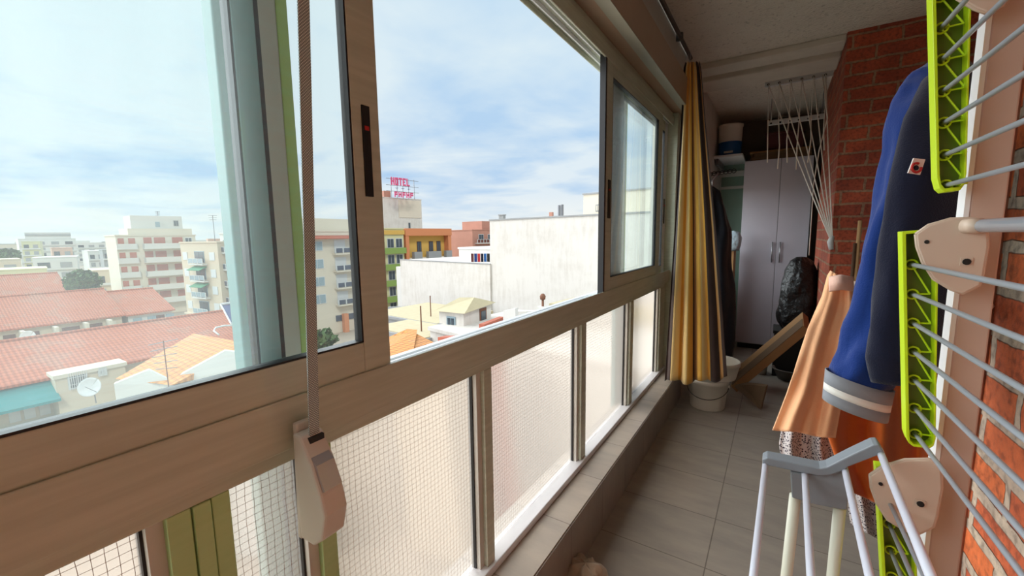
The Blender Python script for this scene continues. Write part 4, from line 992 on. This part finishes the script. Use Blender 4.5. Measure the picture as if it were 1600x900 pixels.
# nearest
t, L, ze, zr_ = row_house('nearest long terrace house with red tiled roof, barred window and sandy wall', -260, (470, 560), (75, 588), 1.9, 29, 12.5)
nx = lambda px: aX(px, 600, t.location.x).y - t.location.y
nz_ = lambda px, py: aX(px, py, t.location.x).z - G
MB().box(nx(78), nx(188), -1.6, .0, 0, nz_(120,578)-.0).build('projecting_room', M['sand'], t, local=True)
MB().box(nx(78)-.1, nx(188)+.1, -1.75, .0, nz_(120,578), nz_(120,578)+.25).build('parapet', M['cream'], t, local=True)
def w_at(a, b_, p, q, **k): win(t, nx(a)*.96, nz_(a,q)+.7, (nx(b_)-nx(a))*.95, nz_(a,p)-nz_(a,q), y=-1.6, **k)
w_at(108, 140, 590, 616, bars=True); w_at(157, 171, 581, 594, bars=True)
MB().prism([(nx(-60),0,nz_(40,600)),(nx(-60),-2.2,nz_(40,622)),(nx(-60),-2.2,nz_(40,626)),(nx(-60),0,nz_(40,604))], (nx(80)-nx(-60),0,0)).build('awning', M['awning_teal'], t, local=True)
for q in (5, 30, 55): MB().box(nx(q), nx(q)+.5, -.1, 0, nz_(40,655), nz_(40,632)).build('door', M['white_far'], t, local=True)
MB().box(nx(-60), nx(82), -2.6, 0, nz_(40,662)-.2, nz_(40,662)).build('balcony', M['cream'], t, local=True)
b = MB()
for k in range(6): b.add([], [])
def dish(px, py, D, r, label, back=0):
    P = aD(px, py, D); t_ = thing('satellite_dish', label, 'satellite dish', (P.x,P.y,P.z-r-.5))
    dr_ = Vector((.75,-.55,.35)).normalized(); u = dr_.orthogonal().normalized(); v = dr_.cross(u); m = MB()
    def f(a, b_):
        q = a*2*PI; rr = b_*r; return P+u*(rr*math.cos(q))+v*(rr*math.sin(q))+dr_*(rr*rr/r*.3)
    m.grid(f, 24, 6).build('dish', M['white_paint'], t_, smooth=True, solid=.02)
    MB().tube([P-dr_*.02, P-dr_*.25, P-dr_*.3+Vector((0,0,-r-.4))], .03, 6).build('arm', M['metal_grey'], t_)
    MB().tube([P+v*(-r)*.9+dr_*.2, P+dr_*(r*1.1)], .015, 5).build('feed_arm', M['metal_grey'], t_)
dish(142, 605, 23.5, .52, 'white satellite dish in front of the barred window')
# middle row
t, L, ze, zr_ = row_house('second row house with long red tiled roof and brown balcony doors', -300, (190, 494), (0, 515), 3.0, 46, 14)
nx = lambda px: aX(px, 510, t.location.x).y - t.location.y
for a, b_, mt in ((2,22,'shutter_brown'),(40,60,'shutter_brown'),(96,124,'shutter_brown'),(132,160,'shutter_brown'),(168,182,'cream')):
    MB().box(nx(a), nx(b_), -.1, 0, ze-2.9, ze-.7).build('shutter', M[mt], t, local=True)
for a in (-100, -40, 27, 80, 128, 165): MB().box(nx(a), nx(a)+.3, -1.8, 0, ze-4.0, ze-.3).build('partition', M['cream'], t, local=True)
MB().box(nx(-100), nx(188), -1.8, 0, ze-4.0, ze-3.75).build('balcony', M['cream'], t, local=True)
b_ = MB()
for k in range(60): 
    x = nx(-60)+(nx(110)-nx(-60))*k/59; b_.box(x, x+.05, -1.8, -1.75, ze-3.75, ze-2.85)
b_.box(nx(-60), nx(110), -1.82, -1.73, ze-2.88, ze-2.8); b_.build('railing', M['metal_grey'], t, local=True)
t, L, ze, zr_ = row_house('white terrace house with balustrade and red roof at the end of the second row', 199, (268, 483), (220, 489), 2.6, 50*t.location.x/aD(220,489,50).x, 14, wall='white_far', name='terrace_house')
nx = lambda px: aX(px, 495, t.location.x).y - t.location.y
bb = MB().box(0, L, -1.6, 0, ze-3.0, ze-2.8).build('balcony', M['white_far'], t, local=True); m = MB()
for k in range(26): m.box(L*k/26, L*k/26+.12, -1.6, -1.5, ze-2.8, ze-2.0)
m.box(0, L, -1.65, -1.45, ze-2.0, ze-1.88).build('balustrade', M['white_paint'], bb, local=True)
for q, mt in ((.1,'pane_blue'),(.42,'pane_blue'),(.62,'shutter_brown'),(.85,'pane_blue')): MB().box(L*q, L*q+.9, -.1, 0, ze-2.8, ze-.6).build('door', M[mt], t, local=True)
dish(45, 527, 40, .6, 'white satellite dish at the second row balconies')
t, L, ze, zr_ = row_house('third row house with plain red roof at the far left', -260, (106, 458), (0, 463), 3.2, 72, 14)
# solar panel, white pipe
P = [aD(345,476,33), aD(366,473,35), aD(384,503,33), aD(361,506,31)]
sp_ = thing('solar_collector', 'blue solar collector panel on the red roof beside the window stile', 'solar panel', tuple(P[3]))
MB().prism(P, (.05,.05,-.15)).build('panel', M['solar'], sp_)
MB().tube([P[0], P[1]], .12, 8).tube([P[0], P[3]], .06, 6).tube([P[3], P[2]], .06, 6).build('frame', M['white_paint'], sp_)
MB().tube([aD(372,508,31), aD(350,509,30.5), aD(337,512,30), aD(334,517,29.5), aD(342,523,29)], .06, 6).build('pipe', M['white_paint'], sp_, smooth=True)
# orange gable roofs with white gables
def gable_roof(name, label, pts, ridge, mat, wallmat, th=.15):
    """pts: 4 eave corners (world), ridge: 2 points"""
    a, b_, c_, d = pts; r0, r1 = ridge
    t = thing(name, label, 'building', (a.x, a.y, G))
    MB().add([a, b_, c_, d, r0, r1], [(0,1,5,4), (2,3,4,5), (1,2,5), (3,0,4), (0,3,2,1)]).build('roof', M[mat], t)
    k = .94; cx_ = (a+b_+c_+d)/4
    q = [cx_+(p-cx_)*k for p in (a,b_,c_,d)]
    MB().hexa([(p.x,p.y,G) for p in q]+[(p.x,p.y,min(p.z, cx_.z+3)-.08) for p in q]).build('wall', M[wallmat], t)
    return t
ze_ = -6.6
a = aZ(183, 592, H-7.4); c_ = aZ(392, 560, H-7.4); 
p_l = aZ(178, 577, H-7.2); p_r = aZ(300, 600, H-7.2); p_rr = aZ(430, 553, H-7.2); p_ll = aZ(300, 530, H-7.2)
gr = gable_roof('orange_roof_house', 'house with hipped orange tiled roof in front of the red roofs', [aZ(180,592,H-7.2), aZ(268,602,H-7.2), aZ(440,560,H-7.2), aZ(380,548,H-7.2)], [aZ(302,521,H-5.9), aZ(392,537,H-5.9)], 'roof_orange', 'white_far')
wb = aZ(232, 578, H-7.0)
for k, (pa, pb, pc, lb) in enumerate((((178,600),(232,578),(285,604),'white gable wall in front of the orange roof, left one'), ((255,600),(352,548),(452,560),'white gable wall in front of the orange roof, right one'))):
    D_ = 21.5+k*.3; A_, B2, C_ = aD(*pa, D_), aD(*pb, D_), aD(*pc, D_); nn_ = Vector((-.3,.12,0))
    tag(MB().prism([Vector((A_.x,A_.y,G)), A_, B2, C_, Vector((C_.x,C_.y,G))], nn_).build('gable_wall', M['white_far']), lb, 'wall')
antenna(255, 532, 19, 6.0, zb=aD(255, 600, 19).z-2, label='rusty antenna mast in front of the orange roof', n=5, L=1.1)
gable_roof('orange_roof_house', 'near house with orange hipped roof at the edge of the window opening', [aZ(560,570,H-6.6), aZ(640,580,H-6.6), aZ(692,542,H-6.6), aZ(600,530,H-6.6)], [aZ(652,515,H-6.0), aZ(636,514,H-6.0)], 'roof_orange', 'sand')
# --- tree
def leafy(name, label, px, py, D, rx, rz, n_=900, lf=.32, seed=1):
    P = aD(px, py, D); t = thing(name, label, 'tree', (P.x,P.y,G)); rnd = random.Random(seed); m = MB()
    for k in range(n_):
        d = Vector((rnd.gauss(0,1), rnd.gauss(0,1), rnd.gauss(0,1))).normalized()*(rnd.random()**.35)
        c_ = P+Vector((d.x*rx*(1+.25*math.sin(d.z*5+k % 3)), d.y*rx, d.z*rz)); u = Vector((rnd.gauss(0,1), rnd.gauss(0,1), rnd.gauss(0,1))).normalized(); v = u.orthogonal().normalized()
        m.add([c_-u*lf-v*lf*.6, c_+u*lf-v*lf*.6, c_+u*lf+v*lf*.6, c_-u*lf+v*lf*.6], [(0,1,2,3)])
    m.build('foliage', M['leaf'], t); MB().tube([(P.x,P.y,G),(P.x,P.y,P.z-rz*.3)], [.3,.2], 8).build('trunk', M['bark'], t)
leafy('street_tree', 'dense green tree behind the red roofs', 129, 441, 78, 2.6, 2.3)
leafy('street_tree', 'dark green tree at the far left among pale houses', 12, 400, 150, 3.5, 2.6, 500, .5, 3)
leafy('street_palm', 'small yellow-green tree in the street beyond the strap', 503, 530, 60, 2.0, 1.6, 400, .3, 5)
# --- middle distance houses on the left
md = [(-40,33,408,112,'sand','tan flat roofed house at the far left edge'), (-60,74,426,92,'lime_wall','pale yellow-green walled building above the third row roof'),
 (33,62,378,190,'lime_wall','narrow yellowish block among the white blocks'), (28,118,374,215,'white_far','long white terraced apartment block on the left skyline'),
 (80,113,388,165,'pink','pinkish brick faced block in front of the terraced skyline block'), (50,120,404,120,'white_far','white villa with terraces below the pinkish block'),
 (137,163,393,160,'white_far','plain white building right of the villa'), (160,186,391,150,'slate_grey','tan-grey building left of the shuttered block'),
 (118,182,380,280,'white_far','far white blocks right of the terraced skyline block'), (-50,26,384,178,'cream','cream block at the left end of the skyline'),
 (145,190,424,100,'sand','low sandy house beside the green tree'), (180,184,400,120,'cream','thin cream end wall left of the shuttered block')]
for i, (a, b_, py, D, mt, lb) in enumerate(md):
    t, w_, h = block('distant_building', lb, 'building', a, b_, py, D, R90*(.95-.05*(i % 3)), 12, mt)
    nf = min(4, int(h/3.0)); nc = max(2, int(w_/4.5))
    for k in range(nf):
        z = h-2.6-3.0*k
        if z < .5: break
        st = MB().box(0, w_, -.5, 0, z-.9, z-.35).build('balcony_band', M['white_far'], t, local=True)
        for c_ in range(nc):
            MB().box(w_*(c_+.2)/nc, w_*(c_+.75)/nc, -.1, 0, z-.3, z+1.3).build('window', M['slate_grey' if (c_+k) % 3 else 'pane_dark'], t, local=True)
MBp = aD(60, 362, 216)
t, w_, h = block('distant_building', 'stepped white upper floors crowning the left skyline block', 'building', 38, 110, 364, 236, R90*.9, 10, 'white_far')
for k in range(3): MB().box(0, w_, -.5, 0, h-1.6-3*k, h-.6-3*k).build('window_band', M['slate_grey'], t, local=True)
# hazy skyline
rnd = random.Random(11); px = -90; k = 0
while px < 775:
    ww = rnd.uniform(16, 40); D = (300, 400, 520)[k % 3]*rnd.uniform(.97, 1.03); hp = rnd.uniform(-4, 7)
    if not 500 < px < 590: block('skyline_block', 'small pale block on the hazy city skyline', 'building', px, px+ww, 379.5-px*.0128+hp*.6, D, R90*.85, 10, rnd.choice(['white_far','white_far','cream','slate_grey','pink']), group='pale blocks on the skyline', parapet=0)
    px += ww*rnd.uniform(.6, .95); k += 1
# parked cars
for k, (px, py, mt, lb) in enumerate(((296,495,'rail_dark','dark parked car in the street below the sand block'), (322,491,'slate_grey','grey parked car right of the dark one'))):
    P = aD(px, py, 66); t = thing('parked_car', lb, 'car', (P.x,P.y,G), R90)
    MB().prism([(-2.1,0,.35),(-2.1,0,.85),(-1.2,0,.95),(-.7,0,1.4),(.8,0,1.42),(1.4,0,.98),(2.1,0,.85),(2.1,0,.35)], (0,1.7,0)).build('body', M[mt], t, local=True, bevel=.05)
    MB().prism([(-.95,-.01,.98),(-.6,-.01,1.33),(.7,-.01,1.34),(1.1,-.01,.98)], (0,1.72,0)).build('side_windows', M['pane_dark'], t, local=True)
    for x in (-1.3, 1.3):
        for y in (.1, 1.6): MB().tube([(x,y-.1,.32),(x,y+.1,.32)], .32, 14).build('wheel', M['dark'], t, local=True)
#ENDOUT#
# ================================================================== light
w = bpy.data.worlds.new('sky'); bpy.context.scene.world = w; w.use_nodes = True
t = w.node_tree; nd = t.nodes; lk = t.links; bg = nd['Background']
tc = nd.new('ShaderNodeTexCoord'); sp = nd.new('ShaderNodeSeparateXYZ'); lk.new(tc.outputs['Generated'], sp.inputs[0])
def mth(op, a, b=0.0):
    n_ = nd.new('ShaderNodeMath'); n_.operation = op
    for v, i in ((a, 0), (b, 1)):
        if hasattr(v, 'is_linked'): lk.new(v, n_.inputs[i])
        else: n_.inputs[i].default_value = v
    return n_.outputs[0]
def rmp(fac, stops):
    r_ = nd.new('ShaderNodeValToRGB'); e = r_.color_ramp.elements
    while len(e) < len(stops): e.new(.5)
    for k, (p, c) in enumerate(stops): e[k].position = p; e[k].color = c
    lk.new(fac, r_.inputs[0]); return r_.outputs[0]
def mxc(f, a, b):
    n_ = nd.new('ShaderNodeMix'); n_.data_type = 'RGBA'
    for v, i in ((f, 0), (a, 6), (b, 7)):
        if hasattr(v, 'is_linked'): lk.new(v, n_.inputs[i])
        else: n_.inputs[i].default_value = v
    return n_.outputs[2]
zz = mth('ADD', mth('MAXIMUM', sp.outputs[2], 0.0), .12)
cb_ = nd.new('ShaderNodeCombineXYZ'); lk.new(mth('DIVIDE', sp.outputs[0], zz), cb_.inputs[0]); lk.new(mth('DIVIDE', sp.outputs[1], zz), cb_.inputs[1])
def nz(sc, det, dist=0.0):
    n_ = nd.new('ShaderNodeTexNoise'); n_.inputs['Scale'].default_value = sc; n_.inputs['Detail'].default_value = det; n_.inputs['Distortion'].default_value = dist
    lk.new(cb_.outputs[0], n_.inputs['Vector']); return n_.outputs['Fac']
blue = rmp(sp.outputs[2], [(0, rgb(206,226,242)), (.12, rgb(176,208,240)), (.3, rgb(184,214,242)), (.6, rgb(196,224,244))])
cloud = rmp(sp.outputs[2], [(0, rgb(246,248,244)), (.1, rgb(226,238,246)), (.35, rgb(222,238,246)), (.8, rgb(224,240,246))])
cf = rmp(mth('ADD', mth('MULTIPLY', nz(.75, 8, .6), .75), mth('MULTIPLY', nz(2.6, 8, .3), .25)), [(.38, (0,0,0,1)), (.56, (1,1,1,1))])
cl_ = mxc(cf, blue, cloud)
hz_ = rmp(sp.outputs[2], [(0, (1,1,1,1)), (.09, (0,0,0,1))])
lk.new(mxc(mth('MULTIPLY', hz_, .7), cl_, rgb(244,248,246)), bg.inputs[0]); bg.inputs[1].default_value = .66
sun = bpy.data.lights.new('sun', 'SUN'); so = bpy.data.objects.new('sun', sun); C.objects.link(so)
sun.energy = 1.0; sun.angle = math.radians(12); sun.color = (1,.96,.9)
d_ = Vector((-.62, .42, -.72)).normalized(); so.rotation_euler = d_.to_track_quat('-Z', 'Y').to_euler()
fill_sun = bpy.data.lights.new('interior_fill_sun', 'SUN'); go = bpy.data.objects.new('interior_fill_sun', fill_sun); C.objects.link(go)  # second broad sun, added to brighten the interior from the window side
fill_sun.energy = 5.6; fill_sun.angle = math.radians(105); fill_sun.color = (.97,.98,1)
d_ = Vector((.84, .24, -.30)).normalized(); go.rotation_euler = d_.to_track_quat('-Z', 'Y').to_euler()
s = bpy.context.scene
s.view_settings.view_transform = 'Standard'; s.view_settings.look = 'None'; s.view_settings.gamma = 1; s.view_settings.use_curve_mapping = False
s.view_settings.exposure = .6
s.cycles.use_denoising = True
s.cycles.max_bounces = 12; s.cycles.diffuse_bounces = 6; s.cycles.transparent_max_bounces = 12; s.cycles.sample_clamp_indirect = 6
s.cycles.caustics_refractive = True
